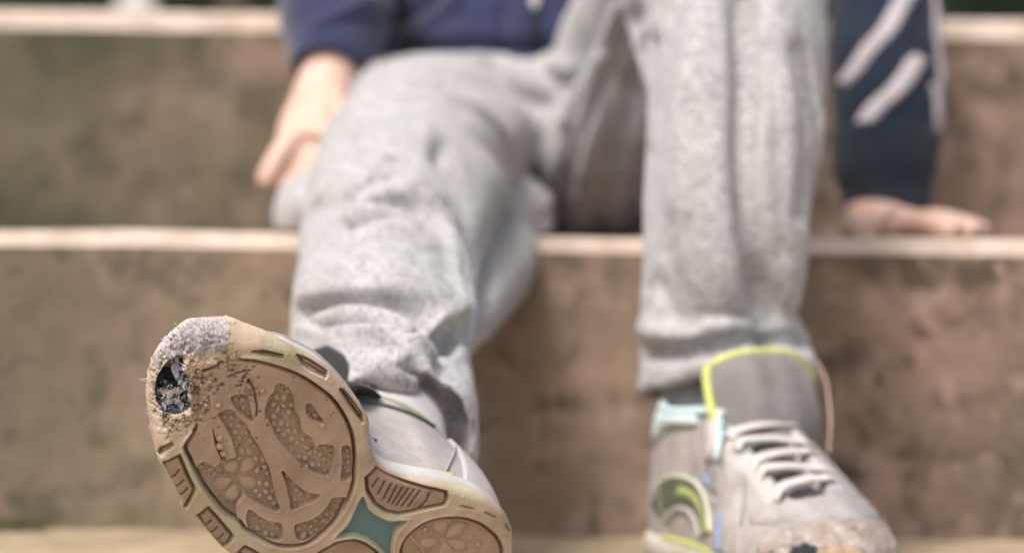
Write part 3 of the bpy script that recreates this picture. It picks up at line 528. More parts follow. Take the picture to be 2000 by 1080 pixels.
def sole_height(P):
    d_o = -sdf(P, OUT)
    pad = spline(SOLE['pad'], True, 4); heel = spline(SOLE['heel'], True, 4); shank = spline(SOLE['shank'], True, 2)
    ribm = np.array(SOLE['ribm']); ribl = spline(SOLE['ribl'], True, 3); hole = spline(SOLE['hole'], True, 3); fab = np.array(SOLE['fabric'])
    P3 = np.column_stack([P, np.zeros(len(P))])
    d_pad = sdf(P, pad); d_heel = sdf(P, heel); d_sh = sdf(P, shank); d_rm = sdf(P, ribm); d_rl = sdf(P, ribl); d_h = sdf(P, hole); d_f = sdf(P, fab)
    wob = fbm(P3 * .5, 2, 3) * .25
    wear = sstep(10, 1.5, d_h + 2.5 * fbm(P3 * .18, 33, 3))                                       # 1 at the hole
    wear2 = sstep(5.5, 1.5, seg_dist(P, [(168, 30), (161, 36), (152, 31), (143, 27)], False) + 2 * fbm(P3 * .2, 35, 3))
    ruin = np.maximum(wear, wear2 * .55)
    H = .7 + .35 * fbm(P3 * .12, 5, 3)
    # pads: a hair lower than the rim, dished
    H = np.where(d_pad < 0, .15 - .35 * sstep(0, 14, -d_pad), H)
    H = np.where(d_heel < 0, .1, H)
    # recessed cells with crisp walls
    inpad = np.full(len(P), 9.0)
    for c in SOLE['cells']: inpad = np.minimum(inpad, sdf(P, spline(c, True, 3)))
    inpad = np.maximum(inpad, -sdf(P, np.array(SOLE['bar'])))
    cellf = sstep(.28, -.28, inpad + wob) * (1 - .75 * sstep(.35, .9, ruin))
    H = H - 2.3 * cellf + .28 * np.exp(-((inpad - .55) / .45) ** 2) * (1 - ruin)
    hb = sdf(P, np.array(SOLE['heelbar']))
    H = np.where(d_heel < 0, H - 1.3 * sstep(.8, -.1, d_heel + 2.0) * sstep(-.35, .35, hb), H)
    # moats round the pads
    brk = 1 - sstep(.15, .6, ruin)
    H -= 5.2 * np.exp(-(np.abs(d_pad + .1) / .62) ** 3) * brk
    H += .35 * np.exp(-((d_pad - 1.5) / .7) ** 2) * brk
    H -= 4.2 * np.exp(-(np.abs(d_heel) / .6) ** 3)
    H += .35 * np.exp(-((d_heel - 1.3) / .6) ** 2)
    # shank, rib blocks, side pockets
    H -= 2.6 * sstep(.5, -.6, d_sh)
    H += .5 * np.exp(-((d_sh - 1.0) / .7) ** 2)
    for d in (d_rm, d_rl):
        H -= .9 * sstep(.2, -.6, d); H -= 4.4 * np.exp(-(np.abs(d) / .62) ** 3) * sstep(-.5, 1.5, d_o - 1.0)
    for pk in SOLE['pockets']:
        d = sdf(P, np.array(pk)); H -= .9 * sstep(.3, -.5, d) + 3.2 * np.exp(-(np.abs(d + .25) / .62) ** 3) * sstep(.8, 2.4, d_o)
    for ct in SOLE['cuts']:
        d = seg_dist(P, spline(ct, False, 4), False); H -= 2.4 * np.exp(-(d / .36) ** 2)
    # crumbling rubber about the hole, pits, worn dents
    cr = fbm(P3 * .40, 31, 5); rid = 1 - abs(fbm(P3 * .42, 41, 4)) * 2.4
    H += ruin * (.95 * cr + .65 * (rid - .55)) - .8 * ruin
    H -= 1.8 * ruin * sstep(.12, .34, fbm(P3 * .8, 51, 3)) * (d_h > 0)
    rr = np.random.default_rng(8)
    for k in range(105):
        if k < 55: c = np.array([rr.normal(163, 7), rr.normal(23, 9)])
        else: c = np.array([rr.uniform(105, 165), rr.uniform(-15, 45)])
        r = rr.uniform(.28, .75) if k < 55 else rr.uniform(.2, .4)
        H -= rr.uniform(1.0, 2.4) * np.exp(-(np.hypot(P[:, 0] - c[0], P[:, 1] - c[1]) / r) ** 2) * (d_h > .4)
    lip = np.exp(-((d_h - .9) / .8) ** 2); H += .7 * lip * (.6 + cr)
    H = np.where(d_h < 0, H - 5.5 * sstep(0, -2.2, d_h) + 3.2 * fbm(P3 * .45, 61, 4) * sstep(0, -1.5, d_h), H)
    # fabric that shows where the toe bumper has gone
    H += np.where(d_f < 0, .8 * fbm(P3 * 1.3, 71, 4), 0)
    # fine wear
    H += .10 * fbm(P3 * 1.6, 81, 4) + .12 * fbm(P3 * .4, 91, 3)
    # rounded edge, more generous at the toe
    Rr = 4.2 + 6.5 * sstep(150, 178, P[:, 0] + .15 * P[:, 1])
    e = np.clip(d_o, 0, Rr); H -= (Rr - np.sqrt(np.maximum(Rr ** 2 - (Rr - e) ** 2, 0))) * .92
    H -= .9 * sstep(.0, 1, (P[:, 0] - 145) / 36) ** 2 * 4.0           # toe spring
    cls = np.zeros(len(P), int)
    cls[d_rl < 0] = 5; cls[d_rm < 0] = 4; cls[d_sh < -.2] = 3
    for n_, pk in enumerate(SOLE['pockets']): cls[sdf(P, np.array(pk)) < 0] = 10 + n_
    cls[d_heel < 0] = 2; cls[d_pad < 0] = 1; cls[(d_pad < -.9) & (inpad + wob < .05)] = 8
    cls[d_f + .8 * cr < 0] = 6; cls[d_h < -.3] = 7
    return H, cls, d_o

STEP = .27
nx = int(186 / STEP); ny = int(100 / STEP)
GX = -2 + np.arange(nx) * STEP; GY = -44 + np.arange(ny) * STEP
PP = np.array([(x, y) for x in GX for y in GY])
dO = -sdf(PP, OUT); ins = (dO > 0).reshape(nx, ny)
near = (dO <= 0) & (dO > -STEP * 2.2)
for i in np.where(near)[0]:                                        # pull the ragged border onto the outline
    p = PP[i]; best = None
    a = OUT; b = np.roll(OUT, -1, 0); ab = b - a; t = np.clip(((p - a) * ab).sum(1) / (ab * ab).sum(1), 0, 1); q = a + ab * t[:, None]
    PP[i] = q[np.argmin(((q - p) ** 2).sum(1))]
HH = np.full(len(PP), -9.0); use = (dO > -STEP * 2.2)
h_, c_, _ = sole_height(PP[use]); HH[use] = h_; CL = np.zeros(len(PP), int); CL[use] = c_
cells = {}
any_in = ins[:-1, :-1] | ins[1:, :-1] | ins[:-1, 1:] | ins[1:, 1:]
ii, jj = np.where(any_in); aa = ii * ny + jj; quads = np.stack([aa, aa + ny, aa + ny + 1, aa + 1], 1)
for k in np.unique(CL[aa]): cells[int(k)] = quads[CL[aa] == k]
P3 = np.column_stack([PP, -HH]) * .001
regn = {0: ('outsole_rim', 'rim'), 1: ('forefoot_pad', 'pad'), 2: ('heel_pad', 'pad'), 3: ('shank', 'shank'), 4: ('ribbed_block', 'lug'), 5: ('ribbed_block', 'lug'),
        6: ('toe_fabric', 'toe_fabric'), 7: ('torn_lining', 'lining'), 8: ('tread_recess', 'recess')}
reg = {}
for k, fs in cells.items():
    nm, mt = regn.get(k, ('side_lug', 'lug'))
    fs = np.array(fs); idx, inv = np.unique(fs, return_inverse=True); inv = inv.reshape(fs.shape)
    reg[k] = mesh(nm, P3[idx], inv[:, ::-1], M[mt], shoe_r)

def hat(x, y):
    i = int(round((x + 2) / STEP)); j = int(round((y + 44) / STEP)); return HH[i * ny + j]

# raised studs and flowers of the tread
def dome():
    V = [(0, 0, -1.0)]; F = []
    for k, (r, z) in enumerate(((.45, -.9), (.8, -.62), (1.0, -.1), (1.06, .5))):
        for a in range(10): V.append((r * math.cos(a * math.pi / 5), r * math.sin(a * math.pi / 5), z))
    for a in range(10): F.append((0, 1 + (a + 1) % 10, 1 + a))
    for k in range(3):
        for a in range(10): F.append((1 + k * 10 + a, 1 + k * 10 + (a + 1) % 10, 11 + k * 10 + (a + 1) % 10, 11 + k * 10 + a))
    return np.array(V), F
DV, DF = dome()
me_stud = None
rs = random.Random(3)
for (x, y, r) in SOLE['studs']:
    par = reg[2] if x < 75 else reg[1]
    h = hat(x, y)
    if me_stud is None:
        o = mesh('stud', DV, DF, M['stud'], par); me_stud = o.data
    else:
        o = bpy.data.objects.new('stud', me_stud); COL.objects.link(o); o.parent = par
    worn = rs.uniform(.55, 1.0)
    o.location = (x * .001, y * .001, -(h - .25) * .001); s_ = r * 1.02 * .001
    o.scale = (s_ * rs.uniform(.9, 1.1), s_ * rs.uniform(.9, 1.1), s_ * 1.05 * worn + .0003); o.rotation_euler = (0, 0, rs.uniform(0, 6))
for (c, pets) in SOLE['flowers']:
    big = max(p[2] for p in pets) > 3
    V = []; F = []
    for (x, y, ra, rb) in pets:
        ang = math.atan2(c[1] - y, c[0] - x); ca, sa = math.cos(ang), math.sin(ang); k = len(V); h = hat(x, y) - .1
        for (dx, dy, dz) in DV:
            px_, py_ = dx * ra * (1.12 if big else 1.05), dy * rb * (1.25 if big else 1.1) * (1 - .42 * max(0, dx) - .12 * dx)
            dz_ = max(dz, -.78) if big else dz
            V.append((x + px_ * ca - py_ * sa, y + px_ * sa + py_ * ca, -(h) + dz_ * (1.35 if big else rb * .9 + .3) - (.0 if dz > 0 else .05)))
        F += [tuple(v + k for v in f) for f in DF]
    mesh('flower', np.array(V) * .001, F, M['stud'], reg[2] if c[0] < 75 else reg[1])

# loose fibres: abraded toe, torn hole
def fibres(name, pts, nrmf, lens, rad, mat, parent, seed, curl=.6):
    rg = np.random.default_rng(seed); V = []; F = []
    for p, nn in zip(pts, nrmf):
        L_ = rg.uniform(*lens); d = nn + rg.normal(0, curl, 3); d /= np.linalg.norm(d); P = [p]
        for k in range(4):
            d = d + rg.normal(0, curl * .55, 3); d /= np.linalg.norm(d); P.append(P[-1] + d * L_ / 4)
        v, f = tube_pts(np.array(P), [rad, rad, rad * .9, rad * .7, rad * .3], 4); k = len(V); V += list(v); F += [tuple(a + k for a in q) for q in f]
    o = mesh(name, np.array(V) * .001, F, mat, parent); o['kind'] = 'stuff'; return o
rg = np.random.default_rng(12)
fab = np.array(SOLE['fabric']); hole = np.array(SOLE['hole'])
def scatter(poly, n, grow=0):
    lo = poly.min(0) - grow; hi = poly.max(0) + grow; out = []
    while len(out) < n:
        q = rg.uniform(lo, hi, (400, 2)); d = sdf(q, poly); q = q[(d < grow)]; q = q[(-sdf(q, OUT)) > -.1]; out += list(q)
    return np.array(out[:n])
pts = scatter(fab, 1500); Pz = np.array([(x, y, -hat(x, y)) for x, y in pts]); c0 = np.array([150, 20])
nr = np.column_stack([(pts - c0) / 40, -np.ones(len(pts))]); nr /= np.linalg.norm(nr, axis=1)[:, None]
fibres('fuzz', Pz, nr, (.5, 1.4), .09, M['toe_fabric'], reg[6], 3, .7)
edge = []
for i in range(len(OUT)):
    p = OUT[i]
    if p[0] > 163: edge.append(p)
edge = np.array(edge); ei = edge[rg.integers(0, len(edge), 170)] + rg.normal(0, .3, (170, 2)); nr = np.column_stack([(ei - c0) / 34, -.2 * np.ones(len(ei))])
nr /= np.linalg.norm(nr, axis=1)[:, None]; Pz = np.column_stack([ei - nr[:, :2] * .6, rg.uniform(5, 9, len(ei))])
fibres('edge_fuzz', Pz, nr, (.6, 1.8), .09, M['fibre'], reg[6], 5, .6)
lg = np.array([(179.0, 10.5, 7.), (178.4, 9.2, 7.), (181, 27, 8.), (180.5, 33, 8.), (177, 38, 8.)]); nr = np.column_stack([(lg[:, :2] - c0) / 30, [0] * 5])
nr /= np.linalg.norm(nr, axis=1)[:, None]
fibres('loose_thread', lg, nr, (3, 4.5), .16, M['fibre'], reg[6], 9, .35)
hs = spline(hole, True, 4); hs = hs[(hs[:, 0] < 174.5)]                # the ragged, inner side of the hole
def tufts(n, spread, seed_): 
    q = hs[rg.integers(0, len(hs), n)]; return q + (np.array([171, 14]) - q) * rg.uniform(.0, spread, (n, 1)) + rg.normal(0, .5, (n, 2))
pts = tufts(170, .6, 1); Pz = np.array([(x, y, -hat(x, y) - .2) for x, y in pts])
fibres('frayed_fibre', Pz, np.tile([.2, 0, -1.], (170, 1)), (1.2, 4.2), .13, M['fibre_blue'], reg[7], 6, 1.1)
pts = scatter(hole, 200, 0); Pz = np.array([(x, y, -hat(x, y) - .2) for x, y in pts])
fibres('frayed_fibre', Pz, np.tile([0, 0, -1.], (200, 1)), (1.2, 4.0), .16, M['lining'], reg[7], 8, 1.2)
cl = np.array([(170.5, 8), (168.5, 11), (167.5, 15.5), (169, 5.5), (173.5, 19.5)]); pts = cl[rg.integers(0, 5, 80)] + rg.normal(0, .8, (80, 2)); Pz = np.array([(x, y, -hat(x, y) - .5) for x, y in pts])
fibres('frayed_fibre', Pz, np.tile([0, 0, -1.], (80, 1)), (2.0, 5), .2, M['fibre'], reg[7], 16, 1.3)
for path, wd, mt in (([(174.5, 20), (172, 17.5), (169.5, 16), (166.5, 15.5)], 1.2, 'fibre_blue'), ([(172.5, 6), (170, 9), (168, 12), (165.5, 11.5)], 1.5, 'fibre'), ([(169, 3.8), (167.5, 6.5), (165, 7.8), (162.5, 7.2)], 1.3, 'fibre_blue'),
                     ([(175.5, 23), (173.8, 21.5), (172.6, 22.8), (170.6, 21.2)], .9, 'fibre'), ([(176.5, 14), (174, 12.2), (171.2, 13.6), (168, 13)], .7, 'lining')):
    Pp = spline(path, False, 7); V = []
    for i, p in enumerate(Pp):
        t = Pp[min(i + 1, len(Pp) - 1)] - Pp[max(i - 1, 0)]; t = np.array([-t[1], t[0]]) / (np.linalg.norm(t) + 1e-9); base_h = hat(p[0], p[1])
        for g in (-1, -.4, .3, 1): 
            q = p + t * g * wd * rg.uniform(.6, 1.25); V.append((q[0], q[1], -base_h - .7 - 1.5 * math.sin(math.pi * i / (len(Pp) - 1)) + rg.normal(0, .28)))
    mesh('torn_strip', np.array(V) * .001, gridfaces(len(Pp), 4), M[mt], reg[7])
# crumbs of torn rubber beside the hole
V = []; F = []
for k in range(80):
    a = rg.uniform(0, 6.28); rr_ = 9 + abs(rg.normal(0, 3.2)); x, y = 166 - abs(math.cos(a)) * rr_ * .8, 15 + math.sin(a) * rr_ * 1.25
    if not (120 < x < 178) or -sdf(np.array([[x, y]]), OUT)[0] < 1.5 or sdf(np.array([[x, y]]), hole)[0] < .3: continue
    s_ = rg.uniform(.25, .8); k0 = len(V); h = hat(x, y)
    for v in DV: V.append((x + v[0] * s_ * rg.uniform(.6, 1.4), y + v[1] * s_ * rg.uniform(.6, 1.4), -h + .2 + v[2] * s_ * rg.uniform(.6, 1.5)))
    F += [tuple(v + k0 for v in f) for f in DF]
o = mesh('rubber_crumb', np.array(V) * .001, F, M['stud'], reg[1]); o['kind'] = 'stuff'
# medial side of this shoe: collar line, blue heel tab
Ur.cord('seam', [(.30, .86), (.46, .88), (.62, .86), (.76, .84)], .8, .7, M['olive'], shoe_r)
base_t = at(618, 800, 1.03); top_t = at(640, 678, 1.058); upv = np.array(top_t - base_t); ln = np.linalg.norm(upv); upv /= ln
sdv = np.cross(np.array([0, -1., .2]), upv); sdv = -sdv / np.linalg.norm(sdv); sdv = sdv if sdv[0] > 0 else -sdv; fw = np.cross(upv, sdv); fw = fw if fw[1] < 0 else -fw
V = []; nI, nJ = 16, 17
for sgn_ in (1, -1):
    for i in range(nI):
        f = i / (nI - 1); hw = .0200 * (1 if f < .45 else math.sqrt(max(0, 1 - ((f - .45) / .56) ** 2)))
        for j in range(nJ):
            g = -1 + 2 * j / (nJ - 1); k_ = (1 - abs(g) ** 3) * math.sqrt(max(0, 1 - max(0, (f - .5) / .52) ** 3))
            V.append(np.array(base_t) + upv * f * ln + sdv * g * hw + fw * (sgn_ * .0035 * k_ - .004 * g * g))
gf = gridfaces(nI, nJ); RT = RS.to_3x3().transposed(); kk = nI * nJ
Vl = np.array([RT @ (Vector(v) - ro) for v in V]); tf = mesh('tongue_flap', Vl, gf + [tuple(q + kk for q in f[::-1]) for f in gf], M['tongue_dark'], shoe_r, fix=True)
ed = [V[i * nJ + nJ - 1] + fw * .0015 for i in range(2, nI - 1)]; ed = [RT @ (Vector(v) - ro) for v in ed]; Vv, F = tube_pts(np.array(ed), [.0011] * len(ed), 8)
mesh('flap_binding', Vv, F, M['peach'], tf)
Ur.patch('pull_tab', [(.93, .36), (.96, .36), (.995, .36)], [(.93, .62), (.96, .62), (.995, .62)], 2.6, M['aqua'], shoe_r, n=10, m=8, puff=1.0)

# ---- left shoe: flat on the lower paving, toe to the lens
TH = R(23)
lx = Vector((math.sin(TH), -math.cos(TH), 0)); lz = Vector((0, 0, 1)); ly = lz.cross(lx)
LS = Matrix(((lx.x, ly.x, lz.x, 0), (lx.y, ly.y, lz.y, 0), (lx.z, ly.z, lz.z, 0), (0, 0, 0, 1)))
heel_l = Vector(at(1334, 1085, 1.262)); heel_l.z = .0035
shoe_l = empty('worn_shoe', label='grey laced trainer standing flat, lime edged tongue and scuffed toe', cat='shoe')
shoe_l['group'] = 'pair of worn trainers'
shoe_l.matrix_world = Matrix.Translation(heel_l) @ LS @ Matrix.Diagonal((1.08, 1.15, 1.08, 1))
Ul, up_l, topz_l = make_upper(shoe_l, -1, True)
o2 = OUT_FLAT; c = o2.mean(0)
rows = [(0.0, 0.4), (.90, .3), (.965, .8), (.985, 2.0)]
V = np.array([[*(c + (p - c) * k), z] for p in o2 for k, z in rows])
mesh('outsole', Ul.out(V), gridfaces(len(o2), len(rows), True), M['rim'], shoe_l, fix=True)
ow = sorted
# medial inlay: dark crescent with yellow-green stripes
def arch(k, qc=.62, tc=.06, aq=.19, at_=.44, a0=.30, a1=2.75): return [(qc - aq * k * math.cos(h_), tc + at_ * k * math.sin(h_)) for h_ in np.linspace(a0, a1, 7)]
Ul.patch('inlay', arch(.56), arch(1.0), 1.1, M['olive'], shoe_l, n=40, m=12)
Ul.patch('inlay_stripe', arch(.70, a1=2.0), arch(.90, a1=1.7), 1.5, M['yellowgreen'], shoe_l, n=40, m=6)
Ul.patch('inlay_edge', arch(.985), arch(1.05), 1.5, M['piping'], shoe_l, n=40, m=5)
Ul.patch('inlay_edge', arch(.48), arch(.57), 1.9, M['upper_light'], shoe_l, n=40, m=5)
Ul.patch('side_overlay', [(.26, .04), (.34, .04), (.44, .04)], [(.24, .62), (.30, .62), (.36, .50)], 1.2, M['upper'], shoe_l, n=24, m=18)
Ul.cord('overlay_trim', [(.34, .10), (.35, .24), (.33, .36)], 1.1, 1.6, M['blue'], shoe_l)
Ul.patch('toe_band', [(-.22, .30), (0, .34), (.22, .30)], [(-.22, .46), (0, .46), (.22, .44)], 1.4, M['upper'], shoe_l, n=40, m=8)
tc = Ul.patch('toe_cap', [(-.24, .06), (0, .06), (.22, .06)], [(-.20, .30), (0, .36), (.17, .28)], 1.6, M['scuffed_toe'], shoe_l, n=70, m=34, puff=.8, rough=1.8, jag=.012)
Ul.patch('torn_hole', [(.06, .11), (.09, .10), (.125, .12)], [(.065, .17), (.085, .205), (.115, .18)], 2.9, M['dark'], tc, n=18, m=12, rough=1.2, jag=.018)
Ul.patch('exposed_foam', [(-.02, .11), (.03, .10), (.07, .12)], [(-.02, .17), (.03, .19), (.07, .17)], 3.0, M['foam'], tc, n=24, m=12, rough=1.6, jag=.018)
pts = [(rg.normal(.03, .09), rg.uniform(.22, .37)) for _ in range(200)]
Pz = np.array([Ul.pt(q, t) + Ul.nrm(q, t) * 2.4 for q, t in pts]); nn = np.array([Ul.nrm(q, t) for q, t in pts])
Pz[:, 1] *= -1; nn[:, 1] *= -1
fibres('fuzz', Pz, nn, (.8, 2.0), .12, M['fibre'], tc, 22, .9)
Ul.patch('strap', [(.36, .70), (.42, .66), (.50, .62)], [(.33, .985), (.41, .985), (.50, .97)], 3.0, M['upper_light'], shoe_l, n=24, m=12, puff=1.5)
Ul.cord('strap_edge', [(.34, .98), (.32, .82), (.35, .68)], 1.3, 3.0, M['aqua'], shoe_l)
Ul.patch('collar_panel', [(.58, .90), (.72, .86), (.80, .66), (.93, .60)], [(.58, .995), (.72, .99), (.82, .99), (.93, .99)], 2.2, M['pale_aqua'], shoe_l, n=24, m=10, puff=1.2)
Ul.patch('mesh_panel', [(.38, .46), (.46, .46), (.54, .50)], [(.36, .66), (.45, .64), (.54, .66)], .9, M['mesh_panel'], shoe_l, n=20, m=10)
Ul.patch('mesh_panel', [(-.54, .46), (-.46, .46), (-.34, .42)], [(-.54, .70), (-.45, .68), (-.32, .60)], .9, M['mesh_panel'], shoe_l, n=20, m=10)
Ul.cord('seam', [(.36, .95), (.33, .66), (.29, .36), (.28, .06)], .6, .5, M['mesh_panel'], shoe_l)
Ul.cord('seam', [(.20, .66), (.22, .50), (.25, .30)], .5, .5, M['mesh_panel'], shoe_l)
Ul.cord('seam', [(-.36, .95), (-.33, .66), (-.29, .36), (-.28, .06)], .6, .5, M['mesh_panel'], shoe_l)
Ul.cord('seam', [(.60, .86), (.52, .56), (.44, .42), (.36, .40)], .6, .6, M['seam'], shoe_l)
Ul.patch('eyelet_tab', [(.47, .50), (.49, .49), (.51, .50)], [(.47, .58), (.49, .57), (.51, .57)], 2.2, M['blue'], shoe_l, n=10, m=8)
for k, x in enumerate((84, 94, 104)):
    y = 2 + .1 * (x - 44) + 16; z = topz_l(x, y)
    V = [(x + dx, y + dy, z + 1.9 + .5 * (1 - dx * dx / 16)) for dx in np.linspace(-3.2, 3.2, 7) for dy in np.linspace(-3, 3, 7)]
    mesh('eyelet_tab', Ul.out(V), gridfaces(7, 7), M['aqua' if k != 1 else 'blue'], shoe_l, fix=True)
# dangling thread on the lateral side
P = [at(1585, 690, 1.25), at(1612, 740, 1.22), at(1619, 785, 1.20), at(1622, 830, 1.19), at(1618, 885, 1.185)]
P = [LS.to_3x3().transposed() @ (p - heel_l) for p in P]; P = spline([(p.x / 1.08, p.y / 1.15, p.z / 1.08) for p in P], False, 8); V, F = tube_pts(P, [.0006] * len(P), 6)
mesh('lace_end', V, F, M['lace_end'], shoe_l)

# ------------------------------------------------------------------ the child
person = empty('person', tuple(at(1050, 455, 1.60)), 'child in grey jogging trousers and navy top sitting on the stone step', 'person')
PL = Matrix.Translation(person.location).inverted()
def raw_bvh(tubes):
    V = []; F = []
    for v, f in tubes:
        k = len(V); V += [tuple(p) for p in v]; F += [tuple(a + k for a in q) for q in f]
    return BVHTree.FromPolygons(V, F)
def roll(bv, px_pts, r, sink=.35):
    """a soft roll of cloth lying on the surface along a line of sight points"""
    P = []
    for x, y in spline(px_pts, False, 6):
        d = (at(x, y, 1.0) - Vector((0, 0, CAM_H))).normalized(); h = bv.ray_cast(Vector((0, 0, CAM_H)), d)
        if h[0] is not None:
            n_ = h[1] if h[1].dot(d) < 0 else -h[1]; P.append(np.array(h[0] - n_ * r * sink))
    if len(P) < 4: return None
    P = np.array(P)
    for _ in range(4): P[1:-1] = (P[:-2] + P[1:-1] * 2 + P[2:]) / 4
    m = len(P); return tube_pts(P, [r * (.35 + .65 * math.sin(math.pi * (i + .5) / m) ** .6) for i in range(m)], 14)
def sdfmesh(name, tubes, voxel, mat, parent, smooth_it=6, post_fn=None):
    """join closed tubes and blobs into one continuous surface"""
    V = []; F = []
    for v, f in tubes:
        k = len(V); V += list(v); F += [tuple(a + k for a in q) for q in f]
    me = bpy.data.meshes.new(name + '_raw'); me.from_pydata([tuple(map(float, v)) for v in V], [], F)
    bm = bmesh.new(); bm.from_mesh(me); bmesh.ops.recalc_face_normals(bm, faces=bm.faces); bm.to_mesh(me); bm.free()
    o = bpy.data.objects.new(name + '_raw', me); COL.objects.link(o)
    r = o.modifiers.new('r', 'REMESH'); r.mode = 'VOXEL'; r.voxel_size = voxel
    if smooth_it:
        s_ = o.modifiers.new('s', 'SMOOTH'); s_.iterations = smooth_it; s_.factor = .5
    dg = bpy.context.evaluated_depsgraph_get(); me2 = bpy.data.meshes.new_from_object(o.evaluated_get(dg))
    bpy.data.objects.remove(o); bpy.data.meshes.remove(me); me2.name = name
    n = len(me2.vertices); co = np.empty(n * 3); me2.vertices.foreach_get('co', co); co = co.reshape(-1, 3)
    no = np.empty(n * 3); me2.vertices.foreach_get('normal', no); no = no.reshape(-1, 3)
    if post_fn is not None:
        co = post_fn(co, no); me2.vertices.foreach_set('co', co.ravel())
    me2.polygons.foreach_set('use_smooth', [True] * len(me2.polygons))
    me2.materials.clear(); me2.materials.append(mat); me2.update()
    bv = BVHTree.FromPolygons([tuple(c) for c in co], [tuple(p.vertices) for p in me2.polygons])
    me2.transform(PL)
    ob = bpy.data.objects.new(name, me2); COL.objects.link(ob); ob.parent = parent
    return ob, bv
def limb(pts, rads, n=28, sub=6, closed_hem=None):
    P = spline([tuple(p) for p in pts], False, sub); k = len(pts); rr_ = []
    rads = [(r, r) if np.isscalar(r) else r for r in rads]; ra = spline(rads, False, sub)
    return tube_pts(P, [tuple(r) for r in ra], n)
def limb_hem(pts, rads, wall=.006, up=.014, n=36, sub=6):
    """limb whose far end is an open hem with an inside wall"""
    P = spline([tuple(p) for p in pts], False, sub); rads = [(r, r) if np.isscalar(r) else r for r in rads]; ra = list(map(tuple, spline(rads, False, sub)))
    d = P[-1] - P[-2]; d /= np.linalg.norm(d); e = P[-1]
    extra = [e + d * .001, e - d * .004, e - d * up]; er = [(ra[-1][0] - wall, ra[-1][1] - wall)] * 2 + [(ra[-1][0] - wall * 2, ra[-1][1] - wall * 2)]
    V = []; Vv, F = tube_pts(P, ra, n)
    T = d; a = Vv[-n] - e; a /= np.linalg.norm(a); b = np.cross(T, a)
    Vv = list(Vv); F = F[:-1]; base = (len(P) - 1) * n
    for p, (rx, ry) in zip(extra, er):
        k0 = len(Vv)
        for k in range(n):
            th = 2 * math.pi * k / n; Vv.append(p + a * rx * math.cos(th) + b * ry * math.sin(th))
        F += [(base + k, base + (k + 1) % n, k0 + (k + 1) % n, k0 + k) for k in range(n)]; base = k0
    F.append(tuple(range(base, base + n)))
    return np.array(Vv), F
def blob(c, r, n=20, m=14):
    V = []; F = []
    for i in range(m + 1):
        ph = math.pi * i / m
        for k in range(n): V.append((c[0] + r[0] * math.sin(ph) * math.cos(2 * math.pi * k / n), c[1] + r[1] * math.sin(ph) * math.sin(2 * math.pi * k / n), c[2] + r[2] * math.cos(ph)))
    for i in range(m):
        for k in range(n): F.append((i * n + k, i * n + (k + 1) % n, (i + 1) * n + (k + 1) % n, (i + 1) * n + k))
    return np.array(V), F
WIDE = 1.5
CAMP = np.array([0, 0, CAM_H])
def folds(strokes, drange=(0, 9)):
    def f(co, no):
        px = to_px(co); view = co - CAMP; view /= np.linalg.norm(view, axis=1)[:, None]
        face = sstep(-.02, .30, -(no * view).sum(1)); ok = face * ((co[:, 1] > drange[0]) & (co[:, 1] < drange[1]))
        D_ = np.zeros(len(co))
        for poly, wid, dep in strokes:
            d = seg_dist(px, spline(poly, False, 5), False) / WIDE
            ends = 1.0
            D_ += -dep * 1.15 * np.exp(-(d / wid) ** 2)
        return co + no * (D_ * ok)[:, None]
    return f

# trousers
hipR, kneeR, ankR = at(890, 285, 1.62), at(805, 350, 1.345), at(760, 850, 1.055)
hipL, kneeL, ankL = at(1235, 240, 1.64), at(1425, -180, 1.325), at(1400, 790, 1.248)
tubes = [limb([at(830, 265, 1.65), at(1040, 260, 1.655), at(1260, 265, 1.65)], [(.055, .062), (.060, .066), (.055, .062)]),
         limb([at(738, 205, 1.59), at(900, 214, 1.58), at(1060, 222, 1.58), at(1200, 215, 1.58)], [.032, .034, .034, .030]), blob(at(745, 260, 1.56), (.042, .06, .047)),
         limb_hem([hipR, at(855, 288, 1.50), at(825, 318, 1.415), at(800, 365, 1.35), at(775, 450, 1.285), at(752, 570, 1.21), at(744, 690, 1.145), at(757, 810, 1.085), at(770, 872, 1.055)],
                  [.056, .057, .0575, .055, .0505, .0455, .0425, .0415, .0390]),
         # slack cloth under the right knee
         blob(at(640, 420, 1.43), (.033, .05, .030)), blob(at(970, 440, 1.43), (.032, .055, .036)),
         limb([at(990, 420, 1.48), at(950, 520, 1.37), at(890, 620, 1.25), at(840, 680, 1.19)], [.030, .028, .020, .012]),
         limb_hem([at(1225, 215, 1.64), at(1275, 90, 1.55), at(1345, -70, 1.44), at(1405, -185, 1.355), at(1430, -120, 1.315), at(1437, 40, 1.295), at(1437, 240, 1.275), at(1414, 430, 1.26), at(1400, 600, 1.255), at(1418, 710, 1.254), at(1422, 762, 1.252)],
                  [.060, .060, .056, .053, .050, .0485, .0465, .042, .0400, .0455, .0475]),
         limb([at(1350, -130, 1.37), at(1335, 10, 1.365), at(1325, 120, 1.35), at(1320, 230, 1.33)], [.044, .036, .022, .008]),
         limb([at(1100, 350, 1.61), at(1180, 310, 1.57), at(1300, 130, 1.49)], [.040, .046, .040])]
